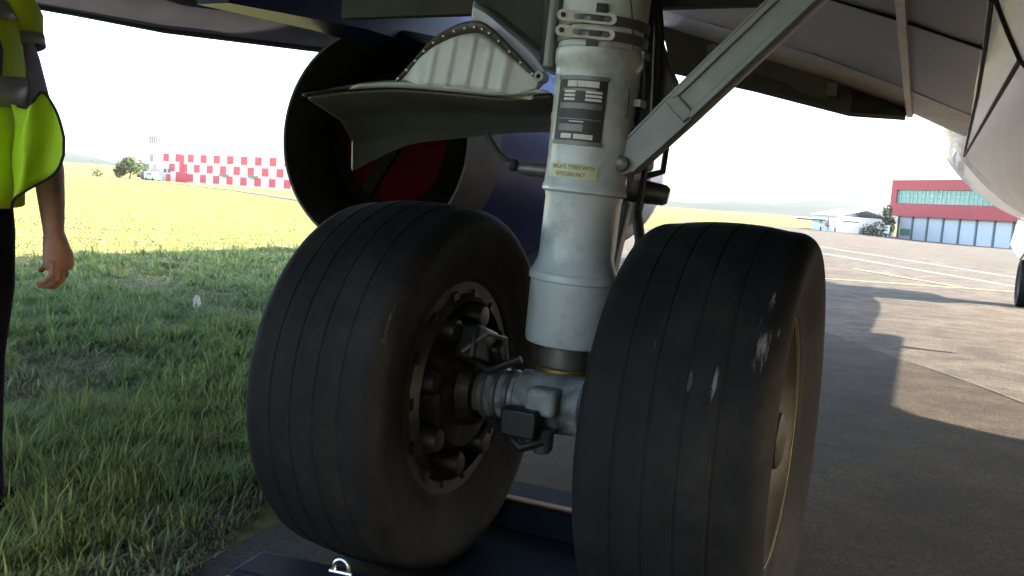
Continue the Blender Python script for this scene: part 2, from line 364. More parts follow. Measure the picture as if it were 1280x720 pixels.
# small sign board beside it
t = thing('notice_board', 'small white notice board standing by the corner of the red topped building', 'sign', (-4.35, 158, gz(-4.35,158)), rz, world=False)
bxo('board', mat('sign_white', (.7,.72,.74), .4), t, -.62, .62, -.04, .04, .9, 2.3); bxo('post', mpil, t, -.5, -.42, .041, .1, -.2, 2.2); bxo('post', mpil, t, .42, .5, .041, .1, -.2, 2.2)
# grey roofed sheds, white shed
def shed(name, label, x, y, L_, D, h, rh, mw, mr, rz=0., opening=True):
    t = thing(name, label, 'shed', (x, y, gz(x, y)-.1), rz, world=False)
    bxo('wall', mw, t, -L_/2, L_/2, 0, D, -1, h)
    obj('roof', MB().prism([(-L_/2-.3,-.4,h),(-L_/2-.3,D/2,h+rh),(-L_/2-.3,D+.4,h),(-L_/2-.3,D+.4,h+.12),(-L_/2-.3,D/2,h+rh+.15),(-L_/2-.3,-.4,h+.12)], (L_+.6,0,0)), mr, t, smooth=False)
    if opening:
        for q in range(3): bxo('door', mpil, t, -L_/2+1+q*L_/3, -L_/2+1+q*L_/3+L_/5, -.06, -.01, -.2, h*.7)
    return t
mshw = mat('shed_white', (.66,.68,.68), .5, var=.05, scale=1); mshr = mat('shed_roof_grey', (.22,.22,.23), .6)
shed('storage_shed', 'long low shed with grey roof behind the round green bush', -9.5, 168, 9.5, 7, 2.6, 1.1, mat('shed_cream', (.5,.48,.42), .6), mshr, -.15)
t = shed('white_shed', 'white gable fronted shed with one small dark window on the far apron', -14.5, 160, 6, 12, 3.0, 1.2, mshw, mshw, -.05-math.pi/2+.9, False)
bxo('window', mpil, t, -1.2, -.5, -.06, -.01, 1.6, 2.4)
# checkered building
A = (-188.9,176.2); B = (-139,168.0); rz, L = frame_xy(A, B); zb = gz(-165,172)-.2
t = thing('checkered_building', 'long white building with red checkered panels across the sunlit field', 'building', (A[0], A[1], zb), rz, world=False)
mcw = mat('facade_white', (.72,.70,.70), .5, var=.04, scale=1); mcr = mat('panel_red', (.55,.06,.09), .5, var=.06, scale=1)
LL = L+24; per = 5.35
bxo('wall', mcw, t, 0, LL, 0, 18, -1.5, 8.35)
bxo('roof_edge', mcw, t, -.1, LL+.1, -.12, 18.1, 8.35, 8.6)
me = None
for r_, (z0, z1, off) in enumerate(((5.65,7.6,2.4),(3.05,5.0,5.05),(.55,2.5,2.4))):
    for i in range(14):
        x0 = off+i*per
        if x0+2.3 > LL or (r_ == 2 and i < 2): continue
        if r_ == 1 and i == 0: pass
        if me is None:
            p0 = obj('red_panel', MB().box((1.15,0,1.0), (2.3,.12,2.0)), mcr, t, smooth=False, loc=(x0, -.061, z0)); me = p0.data
        else:
            o = link(bpy.data.objects.new('red_panel', me)); o.parent = t; o.location = (x0, -.061, z0)
bxo('red_door', mcr, t, 8.2, 13.0, -.2, -.13, -.2, 2.9); bxo('red_column', mcr, t, 9.7, 11.4, -.24, -.125, 2.95, 7.4)
for x0 in (27.2, 38.4): bxo('awning', mat('awning_grey', (.2,.19,.2), .6), t, x0, x0+2.6, -.9, -.0, 2.5, 3.1)
for x0 in (2.6, 4.4): bxo('window', mpil, t, x0, x0+1.2, -.05, -.0, 2.6, 3.6)
for q in range(3): bxo('red_post', mcr, t, 4.2+q*.7, 4.45+q*.7, -.4, -.2, 0, 2.2)
# control tower at its end
t = thing('control_tower', 'white control tower with glazed cabin at the end of the checkered building', 'tower', (A[0]-7.2, A[1]+1.0, zb), rz, world=False)
mtg = mat('tower_glass', (.24,.25,.28), .2)
bxo('shaft', mcw, t, .3, 6.9, 0, 7, -1.5, 9.5); bxo('cabin', mcw, t, 1.6, 6.0, .8, 6, 9.5, 10.3)
for q in range(4): bxo('cabin_window', mtg, t, 1.75+q*1.05, 2.6+q*1.05, .9, 1.0, 10.3, 12.2)
for q in range(5): bxo('cabin_post', mcw, t, 1.6+q*1.05, 1.75+q*1.05, .85, 1.0, 10.3, 12.2)
bxo('cabin_core', mtg, t, 2.4, 5.2, 2.2, 5, 10.3, 12.2); bxo('cabin_roof', mcw, t, 1.3, 6.3, .5, 6.3, 12.2, 12.5)
obj('antenna', MB().tube([(2,1,12.5),(2,1,13.6)], .05, 6).tube([(5.6,1,12.5),(5.6,1,14)], .05, 6), mtg, t)
bxo('annex', mat('annex_grey', (.3,.28,.3), .6), t, 3.6, 6.9, -2.2, -.02, -1, 4.6); bxo('annex_window', mtg, t, 4.0, 5.0, -2.26, -2.2, 1.6, 3.0)
bxo('dark_opening', mtg, t, 3.9, 5.2, -.08, -.01, 5.4, 7.3)
def van(name, label, x, y, rz, m, Lv=4.6, h=2.2):
    t = thing(name, label, 'van', (x, y, gz(x, y)+.02), rz, world=False)
    obj('body', MB().prism([(-Lv/2,-.9,.35),(Lv/2,-.9,.35),(Lv/2,-.9,1.05),(Lv/2-.9,-.9,1.2),(Lv/2-1.5,-.9,h),(-Lv/2,-.9,h)], (0,1.8,0)), m, t, smooth=False, bevel=.05)
    obj('window', MB().box((Lv/2-1.75,-.91,1.6), (1.0,.02,.6)).box((-.4,-.91,1.6), (1.3,.02,.6)), mtg, t, smooth=False)
    for sx in (-1, 1):
        for sy in (-1, 1): obj('wheel', MB().lathe([(.05,-.1),(.33,-.1),(.36,0),(.33,.1),(.05,.1)], (sx*Lv*.31, sy*.85, .34), (0,1,0), 14, True), 'rubber', t)
    return t
van('parked_van', 'pale teal van parked at the foot of the white control tower', -178, 164.2, rz, mat('van_teal', (.45,.60,.58), .3))
van('parked_van', 'dark van parked beside the pale teal van by the tower', -183.4, 168, rz+.1, mat('van_dark', (.06,.07,.09), .3), 4.2, 2.0)
# small light aircraft on the far apron
x, y = -13.07, 135; z = apron_z(x, y)
t = thing('light_aircraft', 'small white light aircraft with long straight wing parked on the far apron', 'aircraft', (x, y, z), R(5), world=False)
mac = mat('aircraft_white', (.68,.66,.67), .35); macd = mat('aircraft_dark', (.05,.045,.06), .4)
obj('fuselage', MB().lathe([(.1,-1.0),(.52,-.8),(.62,.3),(.6,2),(.2,6)], (1.5,0,1.25), (0,1,0), 16, True), mac, t)
obj('wing', MB().box((1.5,1.0,1.78), (9.6,1.4,.16)), mac, t, smooth=False, bevel=.05)
obj('wing_underside', MB().box((-.9,.9,1.60), (4.2,1.5,.2)).box((4.4,.9,1.62), (2.6,1.5,.14)), macd, t, smooth=False)
obj('cowling', MB().lathe([(.1,-1.35),(.45,-1.2),(.56,-.85)], (1.5,0,1.25), (0,1,0), 16, True), mat('cowl_pinkgrey', (.36,.28,.30), .4), t)
obj('propeller', MB().box((1.5,-1.42,1.25), (.14,.05,2.0)), macd, t, smooth=False)
obj('tail_fin', MB().prism([(1.45,5,1.4),(1.45,6.2,1.4),(1.45,6.4,2.7),(1.45,5.8,2.7)], (.1,0,0)), mac, t, smooth=False)
for sx in (.5, 2.5): obj('landing_wheel', MB().lathe([(.05,-.08),(.3,-.08),(.32,0),(.3,.08),(.05,.08)], (sx,.2,.3), (1,0,0), 12, True), 'rubber', t); obj('wheel_strut', MB().tube([(sx,.2,.3),(1.5,.2,1.1)], .06, 6), mac, t)
obj('wing_strut', MB().tube([(.95,.6,1.1),(-1.2,.8,1.6)], .05, 6).tube([(2.05,.6,1.1),(4.2,.8,1.6)], .05, 6), mac, t)

# ------------------------------------------------------------------ airliner
CX, CZ = 2.615, 2.98
air = thing('airliner', 'white and blue airliner seen from under its wing beside the main wheels', 'airliner', (CX, 0, 0))
def part(name, mb, m, **k): return obj(name, mb, m, air, **k)
# fuselage
st = [(-19,.12,4.2),(-17,.45,4.0),(-13,1.05,3.62),(-9,1.62,3.22),(-6,1.86,3.0),(-4,1.88,2.98),(2,1.88,2.98),(6,1.88,2.98),(9.2,1.88,2.98),(10.5,1.84,2.96),(12,1.70,2.90),(13.5,1.42,2.80),(14.8,1.02,2.68),(15.7,.58,2.58),(16.1,.1,2.52)]
mb = MB(); n = 96
mb.loft([[(CX+r*math.sin(2*math.pi*j/n), y, z+r*math.cos(2*math.pi*j/n)) for j in range(n)] for y, r, z in st]); fus = part('fuselage', mb, 'fuse')
obj('keel_antenna', MB().prism([(CX-.02,5.98,1.12),(CX-.02,6.24,1.12),(CX-.02,6.16,.62),(CX-.02,6.08,.62)], (.04,0,0)), 'white', fus, smooth=False)
part('tail_fin', MB().prism([(CX-.12,-17.8,4.4),(CX-.12,-11,4.6),(CX-.12,-17,10.6),(CX-.12,-19.4,10.6)], (.24,0,0)), 'fuse', smooth=False)
for s in (-1, 1): part('tailplane', MB().prism([(CX+s*.4,-13.8,4.1),(CX+s*.4,-17.6,4.1),(CX+s*6.2,-18.8,4.7),(CX+s*6.2,-17.2,4.7)], (0,0,.18)), 'fuse', smooth=False)
# wing to body fairing: shell a little proud of the fuselage, front edge sweeping aft up the side
def fa(th, y, r=2.0): return (CX+r*math.sin(th), y, CZ-r*math.cos(th))      # th=0 at the keel, + to starboard
th0 = math.radians(54.5)
rows = []
NTH = 61
def fy(th): return 6.95-1.1*(abs(th)/th0)**3
for i in range(NTH):
    th = -th0+2*th0*i/(NTH-1); row = []
    for y in (-8,-7,-6,-4,-2,0,1,2,3,4,5):
        row.append(fa(th, y, 2.0 if y > -6 else 2.0-(-6-y)*.06))
    f = fy(th); row += [fa(th, 5+(f-5)*.5, 2.0), fa(th, f-.03, 2.0), fa(th, f-.004, 1.99), fa(th, f, 1.975), fa(th, f+.002, 1.86)]
    rows.append(row)
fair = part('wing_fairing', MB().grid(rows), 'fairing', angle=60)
def seam(pts, rad=.009):
    P = []
    for a, b in zip(pts, pts[1:]):
        a, b = Vector(a), Vector(b); k = max(2, int((b-a).length/.15))
        for i in range(k):
            p = a.lerp(b, i/k); q = Vector((p.x-CX, 0, p.z-CZ)); q = q.normalized()*2.0; P.append((CX+q.x, p.y, CZ+q.z))
    P.append(pts[-1]); return obj('panel_seam', MB().tube(P, rad, 6), 'seam', fair)
seam([(1.026,1.12,1.765),(1.05,1.779,1.735),(1.081,2.848,1.697),(1.144,5.80,1.625)]); seam([(1.035,1.07,1.753),(1.081,1.217,1.697),(1.144,1.402,1.625)])
seam([(1.144,1.402,1.625),(1.144,2.731,1.625),(1.146,5.80,1.622)]); seam([(1.144,1.402,1.625),(1.5,1.6,1.32),(2.2,1.8,1.02)])
# wing
W = [(1.35,5.2,1.62,-2.6,1.86,.62),(1.1,4.9,1.66,-2.6,1.88,.62),(.75,4.5,1.775,-2.6,1.92,.62),(.28,4.05,1.92,-2.6,1.97,.58),(-.2,3.8,2.05,-2.6,2.03,.54),(-.70,3.6,2.19,-2.6,2.08,.52),
     (-1.4,3.45,2.27,-2.6,2.14,.50),(-2.2,3.3,2.31,-2.6,2.2,.48),(-3.4,3.0,2.36,-2.6,2.24,.44),(-5.5,1.7,2.52,-2.95,2.46,.36),(-8.5,-.2,2.8,-3.45,2.76,.28),(-11.8,-2.5,3.12,-4.2,3.1,.16)]
def wpt(s, x): return CX+s*(x-CX)
LOW = [(0,.16),(.004,.09),(.014,.035),(.03,.008),(.06,0),(.14,-.015),(.3,-.02),(.5,-.01),(.75,.01),(1,.03)]
UP = [(1,.06),(.8,.3),(.55,.68),(.35,.92),(.2,.95),(.1,.8),(.04,.55),(.012,.33)]
def wing_rings(s, prof_pts):
    rings = []
    for k_, (x, yl, zl, yt, zt, th) in enumerate(W):
        if s == -1: yl -= interp(k_, [(0,0),(2,.05),(4,.25),(6,.5),(8,.3),(11,0)])  # unseen starboard leading edge drawn aft to shape the shadow it casts
        c = yl-yt; rings.append([(wpt(s, x), yl-t*c, lerp(zl, zt, t)+h*th) for t, h in prof_pts])
    return rings
for s in (1, -1):
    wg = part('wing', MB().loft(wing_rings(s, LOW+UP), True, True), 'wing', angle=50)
    # nose skin a few millimetres proud; its beige paints in the sunlit apron's reflection
    nose = [(.17,-.022),(.14,-.021),(.10,-.014),(.06,-.006),(.03,.003),(.014,.03),(.004,.085),(-.0012,.16),(.010,.34),(.038,.57),(.06,.68)]
    rings = []
    for x, yl, zl, yt, zt, th in (W[1:6] if s == 1 else W[1:3]):
        c = yl-yt; rings.append([(wpt(s, x), yl-t*c+(.003 if t < .03 else 0), lerp(zl, zt, t)+h*th) for t, h in nose])
    obj('nose_skin', MB().loft(rings, False, False), 'lead', wg, angle=60)
    obj('seal_strip', MB().loft([[(wpt(s, .75+dx), y, z+dz) for dx, dz in ((-.022,.01),(-.016,-.022),(.016,-.022),(.022,.01))] for y, z in ((-1.5,1.885),(1.0,1.825),(2.0,1.805),(3.0,1.785),(3.9,1.772),(4.25,1.772),(4.44,1.785),(4.505,1.82))], True), 'lead', wg)
    # spanwise panel gaps of the lower skin
    for tt in (.40,):
        P = [(wpt(s, x), yl-tt*(yl-yt), lerp(zl, zt, tt)-.022*th) for x, yl, zl, yt, zt, th in W[1:10]]
        obj('panel_seam', MB().tube(P, .006, 6), 'seam', wg)
    for x, yl, zl, yt, zt, th in (W[8],):
        P = [(wpt(s, x), yl-tt*(yl-yt), lerp(zl, zt, tt)-.021*th) for tt in (.08,.14,.22,.3,.4)]
        obj('panel_seam', MB().tube(P, .005, 6), 'seam', wg)
    # krueger flap hanging under the inboard leading edge
    K = [(-.745,3.60,2.21,3.8,1.972),(-.19,3.82,2.055,3.85,1.860),(.41,4.12,1.90,3.9,1.718),(.735,4.47,1.79,3.95,1.706)]
    rings = [[(wpt(s, x), yu-.16, zu+.05), (wpt(s, x), yu-.10, zu+.06), (wpt(s, x), yd+.07, zd+.02), (wpt(s, x), yd+.03, zd-.012), (wpt(s, x), yd-.01, zd+.01), (wpt(s, x), lerp(yu, yd, .5)-.02, lerp(zu, zd, .5))] for x, yu, zu, yd, zd in K]
    kf = None if s == -1 else part('krueger_flap', MB().loft(rings), 'kflap', angle=30)  # starboard flap left out to keep its shadow off the lit apron
    for x0 in ((.3, -.4) if kf else ()):
        z0 = interp(-x0, [(-.735,1.79),(-.41,1.9),(.19,2.055),(.745,2.21)])
        y0 = interp(-x0, [(-.735,4.47),(-.41,4.12),(.19,3.82),(.745,3.6)])
        obj('hinge_arm', MB().box((wpt(s, x0), y0-.12, z0-.07), (.06,.3,.08)), 'gunmetal', kf, smooth=False)
    # slat outboard of the engine, drooped
    S = [(-3.0,3.35,2.03),(-3.37,3.2,2.05),(-4.35,2.75,2.11),(-4.9,2.42,2.18),(-7.5,.75,2.45),(-10.5,-1.25,2.78)]
    arc = [(0,0),(.10,-.01),(.24,.03),(.36,.14),(.40,.26),(.33,.36),(.22,.40),(.20,.37),(.30,.31),(.33,.24),(.28,.14),(.18,.08),(.0,.02)]
    part('slat', MB().loft([[(wpt(s, x), y+a*.95, z+b) for a, b in arc] for x, y, z in S]), 'slat', angle=45)
    # engine
    ex = wpt(s, -2.30); EZ = 1.36
    def eng(prof, n=56, flat=.0): 
        m_ = MB(); rings = []
        for r, y in prof:
            f = flat*sstep((y-4.2)/2.0)
            rings.append([(ex+r*math.sin(2*math.pi*j/n), y, EZ+(r*math.cos(2*math.pi*j/n) if math.cos(2*math.pi*j/n) > 0 else r*math.cos(2*math.pi*j/n)*(1-f))) for j in range(n)])
        m_.loft(rings, False); return m_
    cowl = part('engine_cowl', eng([(.725,2.98),(.80,3.5),(.89,4.2),(.935,4.9),(.93,5.5),(.915,5.75)], flat=.08), 'nacelle')
    obj('cowl_band', eng([(.915,5.752),(.905,6.0),(.885,6.25)], flat=.08), 'nacband', cowl)
    obj('inlet_lip', eng([(.885,6.252),(.86,6.42),(.82,6.52),(.77,6.56),(.73,6.52),(.70,6.35),(.70,5.6),(.1,5.5)], flat=.06), 'nacband', cowl)
    obj('cowl_seam', eng([(.882,4.0),(.888,4.005),(.888,4.02),(.882,4.025)], flat=.0), 'seam', cowl)
    noz = part('exhaust_nozzle', eng([(.735,2.98),(.715,2.75),(.70,2.60),(.683,2.60),(.66,2.75),(.64,3.1),(.62,3.6),(.60,3.75)]), 'nozzle')
    obj('duct_wall', eng([(.635,2.95),(.615,3.4),(.60,3.70)]), 'nozin', noz)
    obj('core_cowl', eng([(.60,3.72),(.50,3.6),(.47,3.25),(.44,2.82),(.43,2.79),(.42,2.95)]), 'nozzle', noz)
    obj('exhaust_cover', eng([(.41,2.95),(.41,2.905),(.39,2.885),(.2,2.875),(.01,2.87)]), 'red', noz)
    obj('cover_strap', MB().box((ex+.02,2.862,EZ), (.09,.02,.80), Matrix.Rotation(.6, 3, 'Y')), 'strap', noz, smooth=False)
    pyl = [(4.9,2.2,.05),(4.6,2.24,.10),(4.0,2.32,.17),(3.2,2.4,.2),(2.2,2.38,.19),(1.2,2.3,.1)]
    part('pylon', MB().loft([[(ex-w_, y, z-.42), (ex+w_, y, z-.42), (ex+w_*.9, y, z+.12), (ex-w_*.9, y, z+.12)] for y, z, w_ in pyl]), 'nacelle', angle=30)

# ---- main gear wheel (own frame: +X outer face)
def tyre_prof(rt=.508, wd=.392, rb=.292, grooves=(-.10,-.035,.03,.095)):
    P = []; hw = wd/2
    P += [(rb-.01, -.135), (rb+.005, -.150), (rb+.03, -.158)]
    for a in range(0, 91, 10):                         # sidewall from bead to shoulder
        t = R(a); P.append((lerp(rb+.035, rt-.052, 0)+ (rt-.055-rb-.035)*math.sin(t), -(.158+(hw-.158)*math.sin(min(math.pi/2, t*1.25)))))
    sh = []
    for a in range(10, 91, 10):
        t = R(a); sh.append((rt-.055+.043*math.sin(t), -(hw-.05+.05*math.cos(t))))
    P += sh
    xs = np.linspace(-.125, .125, 26); crown = lambda x: rt-.012*(abs(x)/.134)**2.2
    for x in sorted(list(xs)+[g+d for g in grooves for d in (-.0046,-.0026,.0026,.0046)]):
        dep = 0
        for g in grooves:
            if abs(x-g) <= .0027: dep = .0022
        P.append((crown(x)-dep, x))
    P += [(r, -h) for r, h in reversed(sh)]
    for a in range(90, -1, -10):
        t = R(a); P.append(((rb+.035)+(rt-.055-rb-.035)*math.sin(t), (.158+(hw-.158)*math.sin(min(math.pi/2, t*1.25)))))
    P += [(rb+.03, .158), (rb+.005, .150), (rb-.01, .135)]
    return P
def scuff_mat(base):
    """tyre rubber with white scuff marks at fixed places on the shoulder"""
    m = MT['rubber'].copy(); m.name = 'tyre_rubber_scuffed'; n = m.node_tree.nodes; l = m.node_tree.links; b = n['Principled BSDF']
    src = b.inputs['Base Color'].links[0].from_socket; tc = n.new('ShaderNodeTexCoord'); mp = n.new('ShaderNodeMapping'); l.new(tc.outputs['Object'], mp.inputs[0]); mp.inputs['Scale'].default_value = (60, 9, 9)
    nz = n.new('ShaderNodeTexNoise'); nz.inputs['Scale'].default_value = 1.; nz.inputs['Detail'].default_value = 5; nz.inputs['Roughness'].default_value = .75; l.new(mp.outputs[0], nz.inputs['Vector'])
    tot = None
    for (cx, cy, cz), (ax, ay, az), thr in base:
        mp2 = n.new('ShaderNodeMapping'); mp2.vector_type = 'POINT'; l.new(tc.outputs['Object'], mp2.inputs[0]); mp2.inputs['Scale'].default_value = (1/ax, 1/ay, 1/az); mp2.inputs['Location'].default_value = (-cx/ax, -cy/ay, -cz/az)
        ln = n.new('ShaderNodeVectorMath'); ln.operation = 'LENGTH'; l.new(mp2.outputs[0], ln.inputs[0])
        a = n.new('ShaderNodeMath'); a.operation = 'MULTIPLY_ADD'; l.new(ln.outputs['Value'], a.inputs[0]); a.inputs[1].default_value = -.55; l.new(nz.outputs['Fac'], a.inputs[2])
        c = n.new('ShaderNodeMapRange'); l.new(a.outputs[0], c.inputs[0]); c.inputs[1].default_value = thr; c.inputs[2].default_value = thr+.12
        if tot is None: tot = c.outputs[0]
        else:
            mxx = n.new('ShaderNodeMath'); mxx.operation = 'MAXIMUM'; l.new(tot, mxx.inputs[0]); l.new(c.outputs[0], mxx.inputs[1]); tot = mxx.outputs[0]
    mx = n.new('ShaderNodeMix'); mx.data_type = 'RGBA'; l.new(tot, mx.inputs[0]); l.new(src, mx.inputs[6]); mx.inputs[7].default_value = (.15,.145,.14,1); l.new(mx.outputs[2], b.inputs['Base Color'])
    return m
def make_wheel(parent, loc, rz, tm, inner=True):
    wh = empty('wheel', parent, loc, rz)
    obj('tyre', MB().lathe(tyre_prof(), axis=(1,0,0), n=96), tm, wh, angle=35)
    # rim with flanges, outer dish, hub
    rim = [(.25,-.145),(.308,-.150),(.314,-.142),(.308,-.132),(.282,-.12),(.282,.12),(.308,.132),(.314,.142),(.308,.150),(.29,.148),(.275,.125),(.24,.10),(.19,.085),(.12,.075),(.115,.10),(.085,.13),(.07,.145),(.02,.147)]
    obj('rim', MB().lathe(rim, axis=(1,0,0), n=64), 'rim', wh, angle=35)
    for k in range(12):
        a = 2*math.pi*k/12; obj('rim_bolt', MB().lathe([(.011,.0),(.011,.018),(.006,.020)], (.086, .155*math.cos(a), .155*math.sin(a)), (1,0,0), 6, True), 'gunmetal', wh, smooth=False)
    obj('rim_stripe', MB().lathe([(.298,.1495),(.301,.152),(.304,.150)], axis=(1,0,0), n=64), 'yellowp', wh)
    obj('hub_cap', MB().lathe([(.068,.143),(.066,.153),(.05,.160),(.012,.162)], axis=(1,0,0), n=24, cap=True), 'rim', wh)
    for k in range(3):
        a = 2*math.pi*k/3+.4; obj('tie_clip', MB().box((.105, .125*math.cos(a), .125*math.sin(a)), (.05,.035,.06), Matrix.Rotation(-a+math.pi/2, 3, 'X')), 'black', wh, smooth=False)
    if inner:
        obj('brake_housing', MB().lathe([(.28,-.11),(.27,-.14),(.245,-.165),(.24,-.12),(.175,-.12),(.16,-.175),(.10,-.185),(.09,-.22),(.075,-.225)], axis=(1,0,0), n=48), 'brake', wh, angle=30)
        for k in range(8):
            a = 2*math.pi*(k+.3)/8
            pc = obj('brake_piston', MB().lathe([(.034,-.12),(.034,-.182),(.028,-.19),(.014,-.192)], (0, .205*math.cos(a), .205*math.sin(a)), (1,0,0), 14, True), 'brakem' if k % 3 else 'brake', wh)
        for k in range(14):
            a = 2*math.pi*k/14; obj('rotor_key', MB().box((-.135, .266*math.cos(a), .266*math.sin(a)), (.04,.02,.03), Matrix.Rotation(a, 3, 'X')), 'rim', wh, smooth=False)
        obj('brake_manifold', MB().box((-.205,.02,.13), (.06,.14,.10), Matrix.Rotation(.3, 3, 'X')).box((-.23,-.06,.085), (.05,.07,.11), Matrix.Rotation(-.4, 3, 'X')), 'black', wh, bevel=.012)
        obj('brake_line', MB().tube([(-.2,.10,.12),(-.25,.06,.17),(-.27,-.02,.15),(-.26,-.06,.06),(-.22,-.10,.0)], .007, 8), 'gunmetal', wh)
        obj('brake_line', MB().tube([(-.195,-.13,.10),(-.235,-.15,.03),(-.225,-.12,-.06),(-.20,-.06,-.14)], .008, 8), 'hose', wh)
    return wh
MT['yellowp'] = mat('yellow_paint', (.20,.15,.03), .5, var=.3, scale=30)
WZ = .506
left_t = scuff_mat([((-.182,.43,.24),(.03,.30,.40),.44)])          # own frame (wheel is turned half round)
right_t = scuff_mat([((.150,-.41,.285),(.055,.17,.20),.36),((.176,-.39,.316),(.02,.10,.12),.38),((.034,-.467,.198),(.018,.07,.09),.36),((.080,-.463,.207),(.018,.07,.10),.36),((.153,-.352,.372),(.02,.10,.12),.40),((-.05,-.44,.25),(.015,.08,.09),.42)])
def gear_side(s):
    g = lambda x: wpt(s, x)
    if s == 1:
        make_wheel(air, (-.37-CX, .027, WZ), math.pi, left_t); make_wheel(air, (.49-CX, .027, WZ), 0, right_t)
    else:
        make_wheel(air, (g(-.43)-CX, 0, WZ), 0, MT['rubber'], False); make_wheel(air, (g(.43)-CX, 0, WZ), math.pi, MT['rubber'], False)
gear_side(1); gear_side(-1)
# ---- port shock strut with its fittings
S0 = Vector((.057,.1,.666)); S1 = Vector((.10,.1,1.519)); ax = (S1-S0).normalized()
def sp(z): return S0+ax*((z-S0.z)/ax.z)
e0 = Vector((.347,-.938,0)); e0 = (e0-ax*e0.dot(ax)).normalized(); e1 = ax.cross(e0)          # e0 to the viewer, e1 to the right
def onstrut(z, ang, r): return sp(z)+(e0*math.cos(ang)+e1*math.sin(ang))*r
prof = [(.098,.655),(.110,.66),(.113,.67),(.114,.70),(.1155,.826),(.1175,.829),(.1215,.8305),(.1215,.846),(.1195,.850),(.1165,.852),(.112,.862),(.104,.882),(.101,.90),(.1015,1.045),(.104,1.06),(.113,1.066),(.113,1.078),(.109,1.086),(.107,1.16),(.108,1.18),(.109,1.24),(.111,1.25),(.111,1.262),(.109,1.268),(.112,1.36),(.1125,1.385),(.118,1.395),(.118,1.425),(.113,1.432),(.112,1.46),(.113,2.0)]
strut = part('shock_strut', MB().lathe([(r, z-.655) for r, z in prof], sp(.655), ax, 56, True), 'strut', angle=30)
def arcband(name, m, z0, z1, a0, a1, r, th, n=14, parent=strut, **k):
    rows = []
    for rr_ in (r, r+th):
        pass
    mb = MB(); ring = []
    for i in range(n+1):
        a = lerp(a0, a1, i/n); ring.append([onstrut(z0, a, r), onstrut(z1, a, r), onstrut(z1, a, r+th), onstrut(z0, a, r+th)])
    mb.loft(ring, True, True); return obj(name, mb, m, parent, smooth=True, angle=30, **k)
D = R
arcband('placard', 'black', 1.188, 1.35, D(-56), D(14), .1095, .0035)
arcband('placard_frame', 'gunmetal', 1.182, 1.192, D(-58), D(16), .1095, .005); arcband('placard_frame', 'gunmetal', 1.344, 1.354, D(-58), D(16), .1095, .0055)
for z0, z1, a0, a1 in ((1.326,1.341,-40,-26),(1.326,1.341,-25,3),(1.197,1.209,-42,-26),(1.197,1.209,-23,2)): arcband('white_label', 'white', z0, z1, D(a0), D(a1), .1125, .0022)
for q in range(3):
    arcband('white_label', 'white', 1.292+q*.0095, 1.298+q*.0095, D(-44), D(-27), .1125, .0018); arcband('white_label', 'white', 1.292+q*.0095, 1.298+q*.0095, D(-13), D(8), .1125, .0018)
arcband('grey_label', 'gunmetal', 1.316, 1.322, D(-48), D(0), .1125, .0015); arcband('grey_label', 'gunmetal', 1.272, 1.286, D(-50), D(10), .1125, .0012)
arcband('grey_label', 'gunmetal', 1.216, 1.233, D(-48), D(-12), .1125, .0012); arcband('grey_label', 'gunmetal', 1.245, 1.2475, D(-50), D(11), .1125, .0015)
arcband('white_label', 'white', 1.2385, 1.2415, D(-32), D(-12), .1125, .0015)
arcband('sticker', 'yellow', 1.098, 1.136, D(-58), D(14), .1085, .0018)
def arctext(body, z, a0, a1, r, h):
    cu = bpy.data.curves.new('sticker_text', 'FONT'); cu.body = body; cu.size = 1; o = bpy.data.objects.new('tmp', cu); COL.objects.link(o)
    bpy.context.view_layer.update(); me = bpy.data.meshes.new_from_object(o.evaluated_get(bpy.context.evaluated_depsgraph_get())); bpy.data.objects.remove(o)
    xs = [v.co.x for v in me.vertices]; w_ = max(xs)-min(xs); x0 = min(xs)
    for v in me.vertices: v.co = onstrut(z+v.co.y*h, lerp(a0, a1, (v.co.x-x0)/w_), r)
    me.materials.append(MT['print_']); t = link(bpy.data.objects.new('sticker_text', me)); t.parent = strut
arctext('INFLATE TYRES WITH', 1.121, D(-52), D(10), .1107, .0145); arctext('NITROGEN ONLY', 1.103, D(-44), D(-2), .1107, .0145)
# clamp bands with link plates
for zc in (1.455, 1.492):
    arcband('clamp_band', 'gunmetal', zc-.012, zc+.012, D(-95), D(150), .1125, .006, 28)
    def pl(u_, v_, w_): return sp(zc)+e1*u_+ax*v_+e0*(.1215+w_)
    def stad(u0_, u1_, hv):
        return [(u1_+hv*math.sin(q), hv*math.cos(q)) for q in np.linspace(0, math.pi, 10)]+[(u0_-hv*math.sin(q), -hv*math.cos(q)) for q in np.linspace(0, math.pi, 10)]
    mbk = MB()
    o_, i_ = stad(-.105, .015, .0135), stad(-.070, .010, .0075)
    for w_ in (0, .005): pass
    n_ = len(o_); vs = [pl(u_, v_, w_) for w_ in (0, .005) for ring in (o_, i_) for u_, v_ in ring]
    fs = []
    for j in range(n_):
        k = (j+1) % n_
        fs += [(2*n_+j, 2*n_+k, 3*n_+k, 3*n_+j), (j, n_+j, n_+k, k), (j, k, 2*n_+k, 2*n_+j), (n_+j, 3*n_+j, 3*n_+k, n_+k)]
    mbk.add(vs, fs)
    lk = obj('link_plate', mbk, 'white', strut, smooth=False)
    obj('link_bolt', MB().lathe([(.001,.004),(.0055,.0042),(.006,.006),(.0055,.0075),(.001,.008)], pl(-.103, 0, 0)-e0*.0, e0, 14, True), 'black', lk) if False else obj('link_bolt', MB().lathe([(.0062,-.002),(.0062,.008),(.001,.009)], pl(-.1035, 0, 0), e0, 14), 'black', strut)
    arcband('clamp_buckle', 'black', zc-.013, zc+.013, D(-16), D(-3), .1195, .007, 4)
arcband('sensor_bracket', 'black', 1.425, 1.44, D(-20), D(-5), .113, .006, 4); arcband('sensor_bracket', 'black', 1.505, 1.53, D(-12), D(2), .113, .006, 4)
